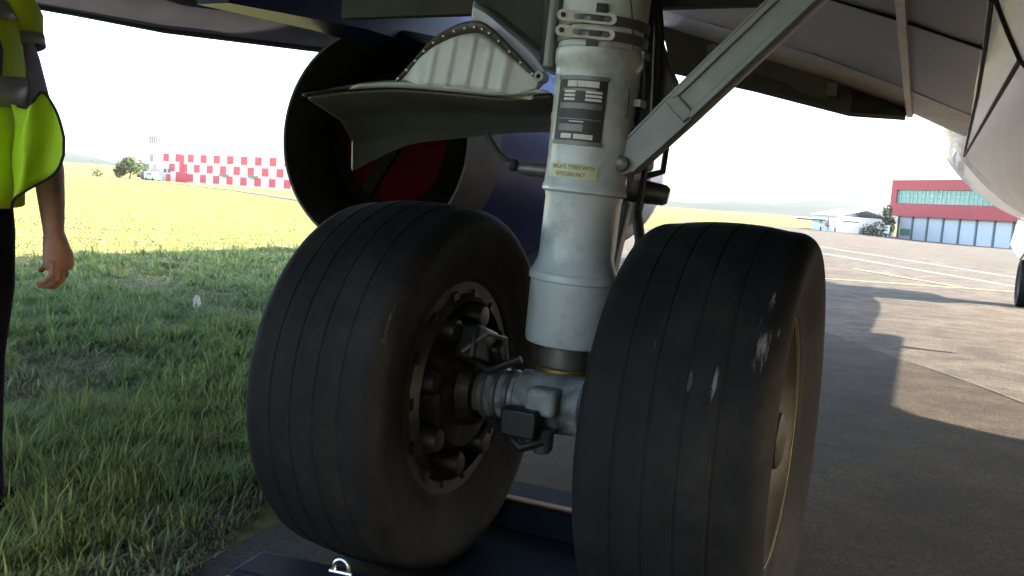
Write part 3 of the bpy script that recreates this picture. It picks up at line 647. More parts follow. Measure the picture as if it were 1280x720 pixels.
arcband('sensor_bracket', 'black', 1.468, 1.48, D(-60), D(-46), .113, .006, 4)
for z, n_ in ((1.425, 0),):
    for k in range(n_):
        c = onstrut(z, D(-70+25*k), .113); obj('collar_bolt', MB().ell(c, (.006,.006,.006), 8, 6), 'gunmetal', strut)
# lower piston, brass ring, axle fitting
A0 = Vector((.05,.06,.5))
pist = part('piston', MB().lathe([(.068,0),(.068,.20)], sp(.55), ax, 32, True), 'pist')if 'pist' in MT else part('piston', MB().lathe([(.070,0),(.070,.20)], sp(.54), ax, 32, True), 'gunmetal')
obj('brass_ring', MB().lathe([(.072,0),(.078,.004),(.078,.02),(.072,.024)], sp(.575), ax, 32), 'brass', pist)
axl = part('axle', MB().lathe([(.05,-.44),(.05,-.27),(.058,-.262),(.058,-.19),(.066,-.18),(.066,-.10),(.078,-.09),(.082,.0),(.078,.09),(.066,.10),(.058,.19),(.05,.27),(.05,.44)], (.06,.035,WZ), (1,0,0), 32, True), 'axled', angle=30)
obj('axle_head', MB().lathe([(.072,0),(.085,.02),(.088,.05),(.080,.075)], sp(.52)+Vector((0,-.035,-.03)), ax, 28, True).box((.065,-.040,.525), (.085,.085,.07)), 'axled', axl, bevel=.012)
for q in (-.20,-.165,-.13): obj('axle_collar', MB().lathe([(.066,q),(.072,q+.004),(.072,q+.016),(.066,q+.02)], (.06,.035,WZ), (1,0,0), 28), 'gunmetal', axl)
obj('jack_pad', MB().lathe([(.02,0),(.028,.01),(.03,.05),(.045,.07)], (.06,-.03,.385), (0,0,1), 16, True), 'gunmetal', axl)
obj('axle_block', MB().box((.02,-.085,.47), (.10,.05,.075)), 'black', axl, bevel=.008)
part('brake_hose', MB().tube([(-.02,-.02,.62),(-.10,-.04,.58),(-.16,-.03,.60),(-.20,.0,.62)], .011, 8), 'hose'); part('brake_hose', MB().tube([(.07,-.05,.42),(.02,-.08,.40),(-.03,-.06,.43),(-.10,-.02,.44)], .012, 8), 'hose')
# torsion links, lugs, hoses ahead of the strut
tl = part('torsion_link', MB().tube([(.10,.2,1.09),(.14,.33,1.085),(.225,.36,1.075)], [.04,.036,.030], 14).tube([(.225,.36,1.075),(.236,.362,1.073)], [.030,.022], 14), 'gunmetal')
obj('link_lug', MB().box((.155,.24,1.13), (.05,.08,.12), Matrix.Rotation(.2, 3, 'Y')).box((.17,.22,1.18), (.09,.10,.09)), 'gunmetal', tl, bevel=.012)
part('torsion_link', MB().prism([(.04,.36,1.05),(.12,.37,1.05),(.09,.30,.72),(.02,.22,.66)], (.0,.05,0)), 'gunmetal', bevel=.01, smooth=False)
part('hydraulic_hose', MB().tube([(.14,.30,1.18),(.168,.33,1.10),(.155,.33,1.02),(.17,.34,.94),(.165,.30,.84),(.12,.24,.74)], .016, 10), 'hose')
part('hydraulic_hose', MB().tube([(.19,.22,1.24),(.235,.30,1.2),(.225,.32,1.14),(.17,.30,1.12)], .010, 8), 'hose'); part('hydraulic_hose', MB().tube([(.12,.2,1.9),(.175,.2,1.6),(.18,.22,1.35),(.17,.24,1.2)], .022, 10), 'hose')
part('hydraulic_hose', MB().tube([(.16,.25,1.75),(.20,.26,1.5),(.205,.27,1.3),(.19,.25,1.17)], .016, 10), 'hose')
part('hydraulic_hose', MB().tube([(.165,.06,1.62),(.205,.10,1.48),(.21,.12,1.36),(.205,.14,1.24),(.215,.18,1.14),(.20,.2,1.04)], .008, 8), 'hose'); part('hydraulic_line', MB().tube([(.178,.02,1.6),(.196,.05,1.45),(.19,.06,1.36),(.188,.06,1.26)], .005, 8), 'gunmetal')
for zq in (1.30, 1.42): part('hose_clip', MB().box((.192,.11,zq), (.05,.05,.018)), 'gunmetal', smooth=False)
part('trunnion_lug', MB().prism([(.12,.3,1.56),(.19,.3,1.50),(.225,.3,1.42),(.245,.3,1.385),(.235,.3,1.345),(.19,.3,1.30),(.12,.3,1.28)], (0,.06,0)), 'gunmetal', bevel=.01, smooth=False)
act = part('door_actuator', MB().lathe([(.010,0),(.017,.01),(.021,.04),(.022,.14),(.020,.30)], (-.235,.35,1.132), (.97,.1,-.05), 18, True), 'gunmetal')
obj('actuator_rod', MB().tube([(-.345,.34,1.23),(-.30,.345,1.17),(-.24,.35,1.135)], .009, 8).ell((-.25,.345,1.14), (.02,.02,.02)), 'bay', act)
part('bay_pipe', MB().tube([(-.02,.06,1.9),(-.022,.05,1.56),(-.028,.05,1.44),(-.03,.05,1.385)], .014, 10), 'bracegrey'); part('bay_pipe', MB().tube([(-.05,.1,1.9),(-.055,.1,1.40)], .02, 10), 'bay')
# side brace: I section running up and inboard
b0 = Vector((.17,.1,1.13)); b1 = Vector((1.08,.12,2.07)); bd = (b1-b0).normalized(); bs = Vector((0,-1,0)); bs = (bs-bd*bs.dot(bd)).normalized(); bn = bd.cross(bs)
def bp_(t, n_, s_): return b0+bd*t+bn*n_+bs*s_
Lb = (b1-b0).length; rings = []
for t, hw in ((0,.022),(.03,.037),(.10,.040),(.22,.043),(Lb,.047)):
    rings.append([bp_(t, -hw, -.03), bp_(t, hw, -.03), bp_(t, hw, .018), bp_(t, hw*.93, .024), bp_(t, -hw*.93, .024), bp_(t, -hw, .018)])
br = part('side_brace', MB().loft(rings), 'bracegrey', angle=30)
obj('brace_flange', MB().loft([[bp_(t, s_*.040, .0245), bp_(t, s_*.024, .0245), bp_(t, s_*.024, .034), bp_(t, s_*.040, .034)] for s_, t in ((1,.22),(1,Lb))]).loft([[bp_(t, s_*.040, .0245), bp_(t, s_*.024, .0245), bp_(t, s_*.024, .034), bp_(t, s_*.040, .034)] for s_, t in ((-1,.22),(-1,Lb))]).loft([[bp_(.20, n_, .0245), bp_(.24, n_, .0245), bp_(.235, n_, .034), bp_(.205, n_, .034)] for n_ in (-.034,.034)]), 'bracegrey', br, bevel=.003, smooth=False)
obj('brace_edge', MB().loft([[bp_(t, -hw, -.035), bp_(t, -hw-.006, -.035), bp_(t, -hw-.006, .02), bp_(t, -hw, .02)] for t, hw in ((.06,.039),(.22,.043),(Lb,.047))]), 'gunmetal', br, smooth=False)
obj('brace_pin', MB().lathe([(.012,-.05),(.02,-.045),(.02,.05),(.012,.055)], b0+bd*.02, (0,1,0), 18, True), 'gunmetal', br)
# ---- gear door: curved outer skin below, ribbed white inner panel standing on it, edge skin
def bez(pts, n):
    out = []
    for i in range(n+1):
        u = i/n*(len(pts)-1); k = min(int(u), len(pts)-2); f = u-k
        p0, p1, p2, p3 = [Vector(pts[max(0, min(len(pts)-1, k+d))]) for d in (-1, 0, 1, 2)]
        out.append(.5*((2*p1)+(-p0+p2)*f+(2*p0-5*p1+4*p2-p3)*f*f+(-p0+3*p1-3*p2+p3)*f**3))
    return out
near = bez([(-.803,.05,1.298),(-.70,.05,1.312),(-.617,.05,1.318),(-.48,.05,1.322),(-.30,.05,1.312),(-.15,.05,1.302),(-.014,.05,1.312)], 24)
mid = bez([(-.865,.30,1.262),(-.78,.32,1.275),(-.66,.35,1.285),(-.5,.36,1.29),(-.33,.36,1.292),(-.2,.36,1.288),(-.10,.35,1.298)], 24)
mid2 = bez([(-.955,.50,1.205),(-.86,.55,1.235),(-.74,.58,1.258),(-.58,.6,1.268),(-.42,.6,1.28),(-.3,.58,1.285),(-.20,.56,1.292)], 24)
far = bez([(-1.093,.70,1.110),(-.98,.77,1.19),(-.877,.80,1.232),(-.72,.82,1.255),(-.55,.82,1.276),(-.43,.80,1.284),(-.321,.80,1.288)], 24)
door = part('gear_door', MB().grid([near, mid, mid2, far]), 'doorout', solid=.014, angle=60)
lip = [(-.805,.042,1.300),(-.72,.042,1.318),(-.617,.042,1.334),(-.48,.042,1.345),(-.34,.042,1.338),(-.2,.042,1.322),(-.129,.042,1.309),(-.055,.042,1.325)]
up = bez(lip, 24); lo = [p.copy() for p in near]
rows = [[Vector((p.x, .03, p.z+.006)) for p in lo], [Vector((lerp(p.x, q.x, .5), .024, lerp(p.z, q.z, .5)+.003)) for p, q in zip(lo, up)], [Vector((q.x, .038, q.z)) for q in up]]
obj('door_lip', MB().grid([r_[7:] for r_ in rows]), 'doorin', door, solid=.008, angle=60); obj('door_lip_tip', MB().grid([r_[:8] for r_ in rows]), 'rust', door, solid=.008, angle=60)
# inner panel outline: arc
arc = bez([(-.483,.05,1.344),(-.43,.05,1.395),(-.373,.05,1.452),(-.305,.05,1.488),(-.238,.05,1.499),(-.19,.05,1.478),(-.12,.05,1.42),(-.05,.05,1.358)], 30)
base = [Vector((lerp(-.483, -.07, i/30), .05, lerp(1.334, 1.300, i/30)-.0)) for i in range(31)]
cen = Vector((-.235,.05,1.385)); rows = []
for q, dy in ((0,0),(.12,-.004),(.2,-.022),(.32,-.030),(.5,-.032),(.68,-.032),(.82,-.026),(.92,-.01),(1,0)):
    row = []
    for i in range(31):
        p = arc[i].lerp(base[i], q); endf = min(1, 4*min(i, 30-i)/30)
        bead = 0
        if .22 < q < .86:
            for bx in (-.355,-.30,-.24,-.185,-.13): bead = max(bead, math.exp(-((p.x-bx-(1.4-p.z)*.12)/.010)**2))
        row.append(Vector((p.x, .05+dy*endf-.010*bead, p.z)))
    rows.append(row)
# finer grid so the pressed beads read
fine = []
for q in range(25):
    u = q/24*(len(rows)-1); k = min(int(u), len(rows)-2); f = u-k
    row = []
    for i in range(91):
        v = i/90*30; kk = min(int(v), 29); g = v-kk
        p = rows[k][kk].lerp(rows[k][kk+1], g).lerp(rows[k+1][kk].lerp(rows[k+1][kk+1], g), f)
        uu_ = q/24; bead = 0; endf = min(1, 5*min(i, 90-i)/90)
        dy = -.030*sstep((uu_-.1)/.15)*sstep((1-uu_)/.12)*endf
        if .2 < uu_ < .93:
            for bx in (-.36,-.305,-.245,-.19,-.135): bead = max(bead, math.exp(-((p.x-bx-(p.z-1.4)*.16)/.009)**4)*sstep((uu_-.2)/.12)*sstep((.93-uu_)/.1))
        row.append(Vector((p.x, .05+dy-.007*bead, p.z)))
    fine.append(row)
rib = obj('rib_panel', MB().grid(fine), 'doorin', door, solid=.004, angle=70)
edge = [Vector((p.x, .043, p.z)) for p in arc]
inn = [p.lerp(base[i], .13) for i, p in enumerate(edge)]
obj('rib_rim', MB().grid([[p+Vector((0,-.012,.004)) for p in edge], [p+Vector((0,-.016,-.002)) for p in edge], [Vector((p.x,.036,p.z)) for p in inn]]), 'rust', door, solid=.006, angle=60)
rv = MB()
for i in range(1, 30, 2):
    p = edge[i].lerp(Vector((base[i].x,.04,base[i].z)), .07); rv.ell((p.x, p.y-.018, p.z), (.0045,.004,.0045), 8, 6)
obj('rivets', rv, 'chrome', door, kind='stuff')
skA = [(-.286,.09,1.520),(-.245,.09,1.509),(-.184,.09,1.466),(-.12,.09,1.412),(-.064,.09,1.360)]; skB = [(-.289,.10,1.572),(-.25,.10,1.546),(-.18,.10,1.496),(-.077,.10,1.420),(-.054,.10,1.380)]
sk0 = bez(skA, 16); sk1 = bez(skB, 16)
obj('edge_skin', MB().grid([sk0, [a.lerp(b, .5)+Vector((.006,-.012,.006)) for a, b in zip(sk0, sk1)], sk1, [b+Vector((.01,.12,.0)) for b in sk1]]), 'doorskin', door, solid=.006, angle=50)
obj('door_hinge', MB().lathe([(.006,-.02),(.014,-.02),(.014,.02),(.006,.02)], (-.043,.04,1.357), (0,1,0), 14).tube([(-.043,.06,1.357),(-.07,.06,1.33)], .01, 8), 'bracegrey', door)
# gear bay walls above the door and strut
part('gear_bay', MB().box((-.35,.62,1.93), (1.5,.04,.55)).box((-.95,.2,1.98), (.04,.8,.45)).box((.42,.62,1.92), (.10,.06,.5)).prism([(-.50,.45,1.95),(-.46,.45,1.66),(-.34,.45,1.58),(-.22,.45,1.50),(-.12,.45,1.40),(.06,.45,1.36),(.06,.45,1.95)], (0,.03,0)), 'bay', smooth=False)
# ---- starboard strut
s2 = part('shock_strut', MB().lathe([(.07,-.14),(.07,.0),(.113,.01),(.12,.18),(.102,.22),(.104,.42),(.113,1.4)], (wpt(-1,.057),.1,.655), (-.05,0,1), 28, True), 'strut', angle=30)
part('axle', MB().tube([(wpt(-1,-.44),.02,WZ),(wpt(-1,.44),.02,WZ)], .06, 18), 'strut')
# ---- nose gear
NY = 12.4
for sx in (-.29, .29):
    nw = empty('nose_wheel', air, (sx, NY, .342), 0 if sx > 0 else math.pi)
    k = .345/.508
    obj('tyre', MB().lathe([(r*k, x*.53) for r, x in tyre_prof()], axis=(1,0,0), n=56), 'rubber', nw, angle=35)
    obj('rim', MB().lathe([(.17,-.07),(.182,-.08),(.17,.0),(.182,.08),(.16,.075),(.13,.05),(.07,.045),(.05,.07),(.01,.072)], axis=(1,0,0), n=32), 'rim', nw)
part('nose_gear_leg', MB().tube([(CX,NY,.34),(CX,NY,.62)], .05, 16).tube([(CX,NY,.6),(CX,NY+.12,1.5)], .075, 16).tube([(CX-.29,NY,.342),(CX+.29,NY,.342)], .045, 12), 'gunmetal')
part('nose_tow_lug', MB().tube([(CX,NY-.06,.75),(CX-.12,NY-.12,.62),(CX-.02,NY-.16,.5)], .035, 10), 'black')
for sx in (-1, 1):
    nd = part('nose_gear_door', MB().prism([(CX+sx*.34,NY-.9,1.18),(CX+sx*.34,NY+1.3,1.26),(CX+sx*.42,NY+1.2,.86),(CX+sx*.42,NY-.4,.68),(CX+sx*.40,NY-.8,.80)], (sx*.03,0,0)), 'fuse', smooth=False)

# ------------------------------------------------------------------ chocks
def chock(label, a, b, wd, hgt, red_ends, stripe, shackle):
    a = Vector((*a, 0)); b = Vector((*b, 0)); d = (b-a); L_ = d.length; rz = math.atan2(d.y, d.x)
    t = thing('wheel_chock', label, 'wheel chock', (a.x, a.y, .006), rz, 'wheel chocks at the main wheels', world=False)
    sec = [(-wd/2,0),(wd/2,0),(wd/2*.95,.02),(wd*.34,hgt),(-wd*.34,hgt),(-wd/2*.95,.02)]
    obj('body', MB().loft([[(x, y, z) for y, z in sec] for x in (0, L_)]), 'blued', t, smooth=False, bevel=.012)
    if red_ends:
        obj('end_plate', MB().prism([(-.006,-wd*.44,.012),(-.006,wd*.40,.012),(-.006,wd*.30,.070),(-.006,-wd*.36,.070)], (.0055,0,0)), 'redp', t, smooth=False)
        obj('end_plate', MB().prism([(.0,-wd*.49,.022),(.16,-wd*.49,.022),(.16,-wd*.375,.088),(.0,-wd*.375,.088)], (0,-.006,.003)), 'redp', t, smooth=False)
    if stripe: obj('stripe', MB().box((L_/2, stripe, hgt+.004), (L_-.3, .03, .006)), 'orange', t, smooth=False)
    if shackle:
        x, y, z = shackle
        pts = [(x+.020*math.cos(q), y-.004, z+.012+.020*math.sin(q)) for q in np.linspace(-.4, math.pi+.4, 14)]
        sh = obj('shackle', MB().tube(pts, .0055, 8), 'chrome', t); obj('shackle_pin', MB().tube([(x-.03,y-.004,z),(x+.03,y-.004,z)], .006, 8), 'chrome', sh)
    return t
chock('dark blue wheel chock with red end and steel shackle behind the left wheel', (-.535,-.455), (.42,-.345), .20, .10, True, None, (.25,.03,.105))
chock('dark wheel chock with orange stripe lying in front of both main wheels', (-.60,.47), (.40,.475), .30, .082, False, -.085, None)
mt_ = obj('rubber_mat', MB().prism([(-.20,-.30,.006),(.34,-.27,.006),(.34,.33,.006),(-.20,.33,.006)], (0,0,.007)), 'blued', smooth=False); tag(mt_, 'flat dark rubber mat on the ground between the two main wheels', 'mat')

# ------------------------------------------------------------------ litter on the grass
mb = MB(); rl = random.Random(3); rings = []
for i in range(1, 9):
    a = math.pi*i/9
    rings.append([( .034*math.sin(a)*math.cos(j*.628)*rl.uniform(.6,1.25), .03*math.sin(a)*math.sin(j*.628)*rl.uniform(.6,1.25), .055-.055*math.cos(a)*rl.uniform(.8,1.1)) for j in range(10)])
mb.loft(rings); pp = obj('crumpled_paper', mb, mat('paper_white', (.62,.64,.70), .6, var=.3, scale=40), smooth=False, loc=(-4.145,3.04,.035)); tag(pp, 'small crumpled white paper lying in the shaded grass', 'litter')

# ------------------------------------------------------------------ person in a yellow vest
PB = (-1.45,-.609,0)
per_ = thing('person', 'person in yellow reflective vest and dark trousers with one bare forearm hanging', 'person', PB, YAW, world=False)
skin = mat('skin', (.36,.20,.15), .5, var=.12, scale=30, bump=.05, bscale=120, col2=(.30,.15,.12)); vestm = mat('vest_yellow', (.74,1.0,.035), .6, var=.12, scale=5, bump=.12, bscale=9, trans=.12, sheen=.0); flapm = mat('vest_yellow_loose', (.74,1.0,.035), .6, var=.1, scale=5, bump=.15, bscale=11, trans=.42)
band = mat('reflective_grey', (.36,.36,.37), .4, var=.1, scale=40); trim = mat('trim_black', (.015,.015,.02), .7); shirtm = mat('shirt_lavender', (.40,.36,.60), .75, var=.15, scale=8, bump=.1, bscale=20)
navy = mat('trousers_navy', (.006,.006,.012), .9, spec=.05, var=.3, scale=12, bump=.2, bscale=14); hairm = mat('hair_brown', (.04,.028,.02), .6, var=.4, scale=60, bump=.4, bscale=90); shoem = mat('shoe_black', (.010,.010,.010), .85, spec=.08)
X0, Y0 = -.07, .10
B_ = MB()
B_.tube([(X0,Y0,.90),(X0,Y0,1.0),(X0,Y0,1.2),(X0,Y0,1.38),(X0,Y0,1.46),(X0,Y0,1.53),(X0,Y0+.01,1.62)], [(.14,.10),(.13,.095),(.145,.10),(.16,.10),(.12,.08),(.058,.058),(.055,.055)], 20)
B_.ell((X0,Y0+.02,1.71), (.076,.095,.115)); B_.ell((X0,Y0+.06,1.65), (.055,.06,.06)); B_.tube([(X0,Y0+.105,1.72),(X0,Y0+.13,1.695),(X0,Y0+.108,1.685)], [.010,.015,.012], 8)
for s in (-1, 1):
    B_.ell((X0+s*.078,Y0+.01,1.705), (.010,.022,.032), 10, 6); B_.ell((X0+s*.031,Y0+.102,1.722), (.013,.008,.009), 8, 6)
B_.tube([(X0-.025,Y0+.108,1.655),(X0,Y0+.114,1.657),(X0+.025,Y0+.108,1.655)], .007, 8)
def arm(mx, dx=0, sY=0):
    P = lambda x, y, z: (mx(x)+0, y+.09, z)
    B_.tube([P(-.03,.11,1.46),P(.01,.11,1.45),P(.066,.105,1.33),P(.120,.095,1.18),P(.152,.09,1.10),P(.172,.083,1.03),P(.185,.077,.94),P(.194,.072,.87),P(.198,.070,.835)], [.05,.054,.047,.042,.041,.041,.035,.0285,.0275], 14)
    B_.tube([P(.197,.070,.85),P(.204,.068,.82),P(.212,.066,.79),P(.215,.066,.762),P(.216,.066,.75)], [(.030,.024),(.036,.023),(.042,.021),(.043,.018),(.036,.013)], 14)
    for ch, r_ in (([P(.212,.033,.775),P(.211,.031,.737),P(.190,.031,.718),P(.170,.034,.713)], .0082), ([P(.216,.054,.772),P(.217,.052,.727),P(.193,.052,.706),P(.166,.055,.703)], .0092),
                   ([P(.218,.077,.772),P(.219,.077,.722),P(.194,.077,.699),P(.163,.079,.700)], .0095), ([P(.216,.099,.775),P(.215,.101,.731),P(.188,.102,.711),P(.158,.102,.713)], .0090),
                   ([P(.196,.096,.83),P(.180,.118,.795),P(.160,.120,.765),P(.139,.112,.742)], .0112)):
        B_.tube(ch, [r_*1.12, r_*1.05, r_, r_*.8], 8); B_.ell(ch[-1], (r_*.85,)*3, 8, 6)
arm(lambda x: x); arm(lambda x: 2*X0-x)
for s in (-1, 1): B_.tube([(X0+s*.085,Y0,.93),(X0+s*.09,Y0,.5),(X0+s*.095,Y0-.01,.12),(X0+s*.095,Y0,.06)], [.085,.055,.04,.038], 12)
bo = obj('body', B_, skin, per_, angle=180); rm = bo.modifiers.new('one_surface', 'REMESH'); rm.mode = 'VOXEL'; rm.voxel_size = .0042; rm.use_smooth_shade = True
smd = bo.modifiers.new('soft', 'SMOOTH'); smd.factor = .5; smd.iterations = 4
obj('hair', MB().ell((X0,Y0-.005,1.745), (.084,.098,.095), 20, 12), hairm, per_)
# shirt, vest, trousers, shoes
obj('shirt', MB().tube([(X0,Y0,.90),(X0,Y0,1.2),(X0,Y0,1.4),(X0,Y0,1.50),(X0,Y0,1.54)], [(.16,.12),(.165,.12),(.17,.115),(.11,.08),(.066,.066)], 24), shirtm, per_)
for nm, mx in (('sleeve', lambda x: x), ('sleeve', lambda x: 2*X0-x)):
    obj(nm, MB().tube([(mx(-.04),.17,1.475),(mx(.01),.20,1.455),(mx(.066),.195,1.33),(mx(.120),.185,1.18),(mx(.152),.18,1.10)], [.06,.068,.060,.054,.053], 18), shirtm, per_)
def vring(z, hx, hy, cx=X0):
    return [(cx+hx*math.cos(q)*(1+.018*math.sin(5*q+z*9)), Y0+hy*math.sin(q)*(1+.02*math.sin(4*q+z*14)), z+.006*math.sin(3*q)) for q in np.linspace(0, 2*math.pi, 49)[:-1]]
V = MB().loft([vring(.925,.200,.150),vring(1.0,.202,.150),vring(1.1,.204,.148),vring(1.2,.205,.146),vring(1.3,.196,.142),vring(1.40,.178,.135),vring(1.47,.15,.11),vring(1.52,.095,.085)], False)
vest = obj('vest', V, vestm, per_, solid=.004, angle=60)
obj('vest_band', MB().loft([vring(z,h_,.1505) for z, h_ in ((1.196,.2085),(1.237,.2065),(1.278,.2025))], False), band, vest, solid=.003, angle=60); obj('vest_band', MB().loft([vring(1.43,.176,.134),vring(1.48,.15,.112)], False), band, vest, solid=.003, angle=60)
cap_ = MB().tube([(-.02,.15,1.53),(.025,.18,1.51),(.055,.195,1.44),(.066,.195,1.39)], [.06,.08,.078,.066], 20, cap=False)
obj('vest_shoulder', cap_, vestm, vest, solid=.004); obj('vest_band', MB().tube([(.066,.195,1.398),(.074,.195,1.366)], [.069,.067], 20, cap=False), band, vest, solid=.003)
cols = [(x_+.055, a_, b_, c_*.5+.06) for x_, a_, b_, c_ in ((.085,1.20,.925,.0),(.115,1.192,.948,-.03),(.140,1.192,.966,-.055),(.158,1.205,.985,-.05),(.178,1.236,1.002,-.02),(.200,1.20,1.02,.0),(.219,1.16,1.040,-.01),(.233,1.12,1.075,-.02))]
rows = [[Vector((x+.006*(1-k/7)*math.sin(f*9+k), -.02+yy+.018*(1-k/7)*math.sin(f*3+k*1.4), lerp(zt, zb_, f))) for k, (x, zt, zb_, yy) in enumerate(cols)] for f in np.linspace(0, 1, 12)]
dense = [bez(r_, 28) for r_ in rows]
fl = obj('vest_flap', MB().grid(dense), flapm, vest, solid=.003, angle=180)
outl = dense[0][2:]+[r_[-1] for r_ in dense[1:]]+list(reversed(dense[-1]))[1:]
obj('vest_trim', MB().tube(outl, .0038, 6), trim, vest)
obj('vest_trim', MB().tube([(X0+.196*math.cos(q),Y0+.15*math.sin(q),z) for q, z in ((-.5,1.19),(-.42,1.26),(-.40,1.34),(-.55,1.42),(-.8,1.46))], .006, 6), trim, vest)
obj('vest_trim', MB().tube(vring(.925,.181,.153)+vring(.925,.181,.153)[:1], .005, 6), trim, vest)
for s in (-1, 1):
    cx = X0+s*.088
    obj('trouser_leg', MB().tube([(cx-s*.01,Y0,.97),(cx,Y0,.85),(cx+s*.008,Y0,.7),(cx,Y0-.005,.5),(cx+s*.004,Y0-.01,.25),(cx,Y0,.06)], [.088,.09,.083,.070,.064,.07], 20), navy, per_)
    obj('shoe', MB().tube([(cx,Y0-.07,.045),(cx,Y0,.055),(cx,Y0+.10,.045),(cx,Y0+.19,.03)], [.035,.046,.043,.026], 14), shoem, per_)

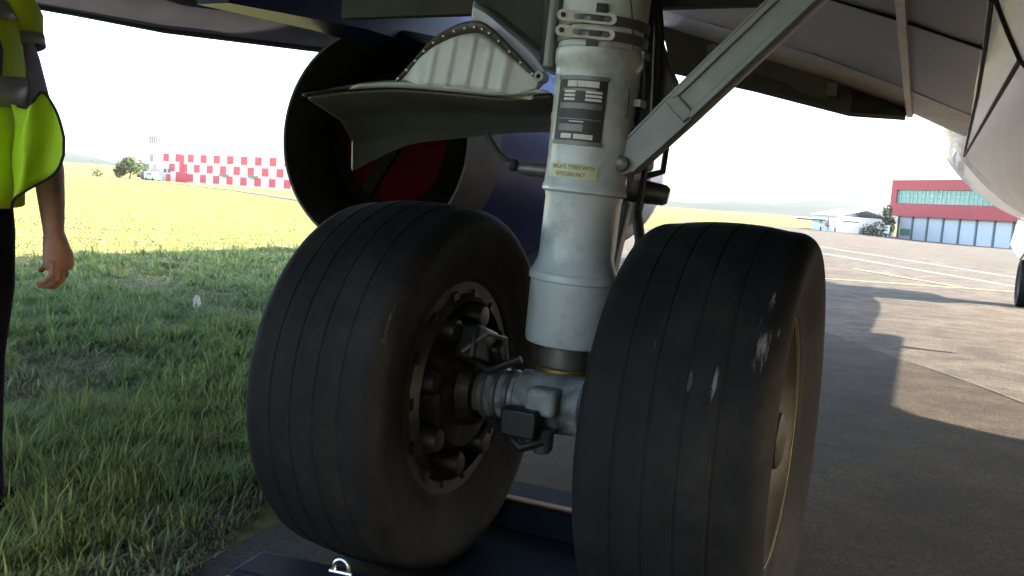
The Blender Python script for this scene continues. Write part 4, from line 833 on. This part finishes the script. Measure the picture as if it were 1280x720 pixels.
# ------------------------------------------------------------------ grass blades
def grass():
    N = 340000
    u = rng.uniform(-40, 470, N); d = 1/rng.uniform(1/30., 1/1.9, N)**1.0
    d = np.where(rng.random(N) < .25, rng.uniform(5, 30, N), d)
    lat = (u-640)/1100*d
    cy, sy = math.cos(YAW), math.sin(YAW)
    x = .897+lat*cy-d*sy; y = -2.11+lat*sy+d*cy
    # gather most blades into tufts
    tuft = rng.random(N) < .66; T = 6500
    ci = rng.integers(0, N, T); gx = x[ci]; gy = y[ci]; gd = d[ci]
    # each tuft blade goes to a centre of similar distance
    order = np.argsort(gd); idx = np.clip(np.searchsorted(gd[order], d)+rng.integers(-60, 60, N), 0, T-1); c = order[idx]
    sp_ = .018*np.sqrt(np.maximum(d, 1.5))
    x = np.where(tuft, gx[c]+rng.normal(0, 1, N)*sp_, x); y = np.where(tuft, gy[c]+rng.normal(0, 1, N)*sp_, y)
    hh = .5+.5*np.sin(c*12.9898)
    edge = np.interp(y, [-60,-6,-.25,5,13,40], [20,1.35,-.76,-2.5,-5.2,-11.5])
    keep = x < edge-.02-np.abs(rng.normal(0, .10, N)); x, y, d, tuft, hh = x[keep], y[keep], d[keep], tuft[keep], hh[keep]; n = len(x)
    def vn(px_, py_, seed):                            # smooth value noise
        ix, iy = np.floor(px_).astype(int), np.floor(py_).astype(int); fx, fy_ = px_-ix, py_-iy; fx = fx*fx*(3-2*fx); fy_ = fy_*fy_*(3-2*fy_)
        hsh = lambda a, b: (np.sin(a*127.1+b*311.7+seed*74.7)*43758.5453) % 1
        return (hsh(ix, iy)*(1-fx)+hsh(ix+1, iy)*fx)*(1-fy_)+(hsh(ix, iy+1)*(1-fx)+hsh(ix+1, iy+1)*fx)*fy_
    patch = .55*vn(x*1.5, y*1.5, 1)+.30*vn(x*4.1, y*4.1, 2)+.15*vn(x*11, y*11, 3)
    bare = np.clip((.50-patch)/.12, 0, 1)              # thin, thatched places
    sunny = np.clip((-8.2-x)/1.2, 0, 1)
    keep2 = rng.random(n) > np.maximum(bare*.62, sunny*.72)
    x, y, d, tuft, hh, patch, bare, sunny = [q[keep2] for q in (x, y, d, tuft, hh, patch, bare, sunny)]; ed = edge[keep][keep2]; n = len(x)
    thatch = rng.random(n) < .22+.5*bare
    h = (.014+.026*rng.random(n)**1.5+np.where(tuft, .085*hh**3, 0))*(.30+1.1*patch)*np.where(rng.random(n) < .04, 1.7, 1)
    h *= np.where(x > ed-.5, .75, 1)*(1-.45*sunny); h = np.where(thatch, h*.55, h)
    wd = (.0020+.0024*rng.random(n)**2)*np.clip(d/3, 1, 5)
    az = rng.uniform(0, 2*np.pi, n); lean = np.where(thatch, rng.uniform(.8, 2.4, n), rng.uniform(.15, 1.25, n))*h; dx, dy = np.cos(az), np.sin(az)
    tx, ty = -dy, dx
    z0 = -.004
    P = np.zeros((n, 5, 3), np.float32)
    P[:,0] = np.stack([x-tx*wd, y-ty*wd, np.full(n, z0)], 1); P[:,1] = np.stack([x+tx*wd, y+ty*wd, np.full(n, z0)], 1)
    P[:,2] = np.stack([x+tx*wd*.75+dx*lean*.35, y+ty*wd*.75+dy*lean*.35, h*.6], 1); P[:,3] = np.stack([x-tx*wd*.75+dx*lean*.35, y-ty*wd*.75+dy*lean*.35, h*.6], 1)
    P[:,4] = np.stack([x+dx*lean, y+dy*lean, h], 1)
    me = bpy.data.meshes.new('grass'); me.vertices.add(n*5); me.vertices.foreach_set('co', P.ravel())
    li = (np.arange(n)[:,None]*5+np.array([0,1,2,3,3,2,4])[None]).astype(np.int32).ravel()
    me.loops.add(n*7); me.loops.foreach_set('vertex_index', li); me.polygons.add(n*2)
    ls = (np.arange(n)[:,None]*7+np.array([0,4])[None]).astype(np.int32).ravel(); me.polygons.foreach_set('loop_start', ls)
    me.update(calc_edges=True); me.validate()
    g0 = np.array([.10,.155,.06]); g1 = np.array([.205,.285,.105]); y1 = np.array([.32,.33,.14]); b0_ = np.array([.17,.145,.11]); b1_ = np.array([.36,.32,.25])
    f = rng.random((n, 1)); q = np.clip(.15+.9*patch[:,None]+rng.normal(0, .2, (n, 1)), 0, 1); gc = g0*(1-q)+g1*q
    gc = np.where(rng.random((n, 1)) < .10, y1, gc); gc = np.where(thatch[:,None], b0_*(1-f)+b1_*f, gc); gc = gc*(1-.6*sunny[:,None])+np.array([.27,.25,.09])*.6*sunny[:,None]  # last step paints sunlight in: blades past the shadow edge turn yellower
    ca = me.color_attributes.new('blade_colour', 'FLOAT_COLOR', 'POINT'); ca.data.foreach_set('color', np.repeat(np.concatenate([gc, np.ones((n, 1))], 1), 5, 0).astype(np.float32).ravel())
    m = bpy.data.materials.new('grass_blades'); m.use_nodes = True; nn = m.node_tree.nodes; l = m.node_tree.links; b = nn['Principled BSDF']
    rp = nn.new('ShaderNodeVertexColor'); rp.layer_name = 'blade_colour'; b.inputs['Roughness'].default_value = .6; b.inputs['Specular IOR Level'].default_value = .2
    t = nn.new('ShaderNodeBsdfTranslucent'); ms = nn.new('ShaderNodeMixShader'); ms.inputs[0].default_value = .35
    l.new(rp.outputs[0], b.inputs['Base Color']); l.new(rp.outputs[0], t.inputs[0]); l.new(b.outputs[0], ms.inputs[1]); l.new(t.outputs[0], ms.inputs[2]); l.new(ms.outputs[0], nn['Material Output'].inputs[0])
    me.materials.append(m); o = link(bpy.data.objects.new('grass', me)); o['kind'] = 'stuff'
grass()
for o in bpy.data.objects:
    if o.get('world_base') is not None: del o['world_base']

# ------------------------------------------------------------------ air
hz = obj('haze', MB().box((0,700,20), (4200,2600,50)), bpy.data.materials.new('haze_air'), smooth=False, kind='stuff')
hm = hz.data.materials[0]; hm.use_nodes = True; hn = hm.node_tree.nodes; hn.remove(hn['Principled BSDF']); pv = hn.new('ShaderNodeVolumePrincipled'); pv.inputs['Color'].default_value = (.95,.96,1,1); pv.inputs['Density'].default_value = .00007
pv.inputs['Anisotropy'].default_value = .2; hm.node_tree.links.new(pv.outputs[0], hn['Material Output'].inputs['Volume'])
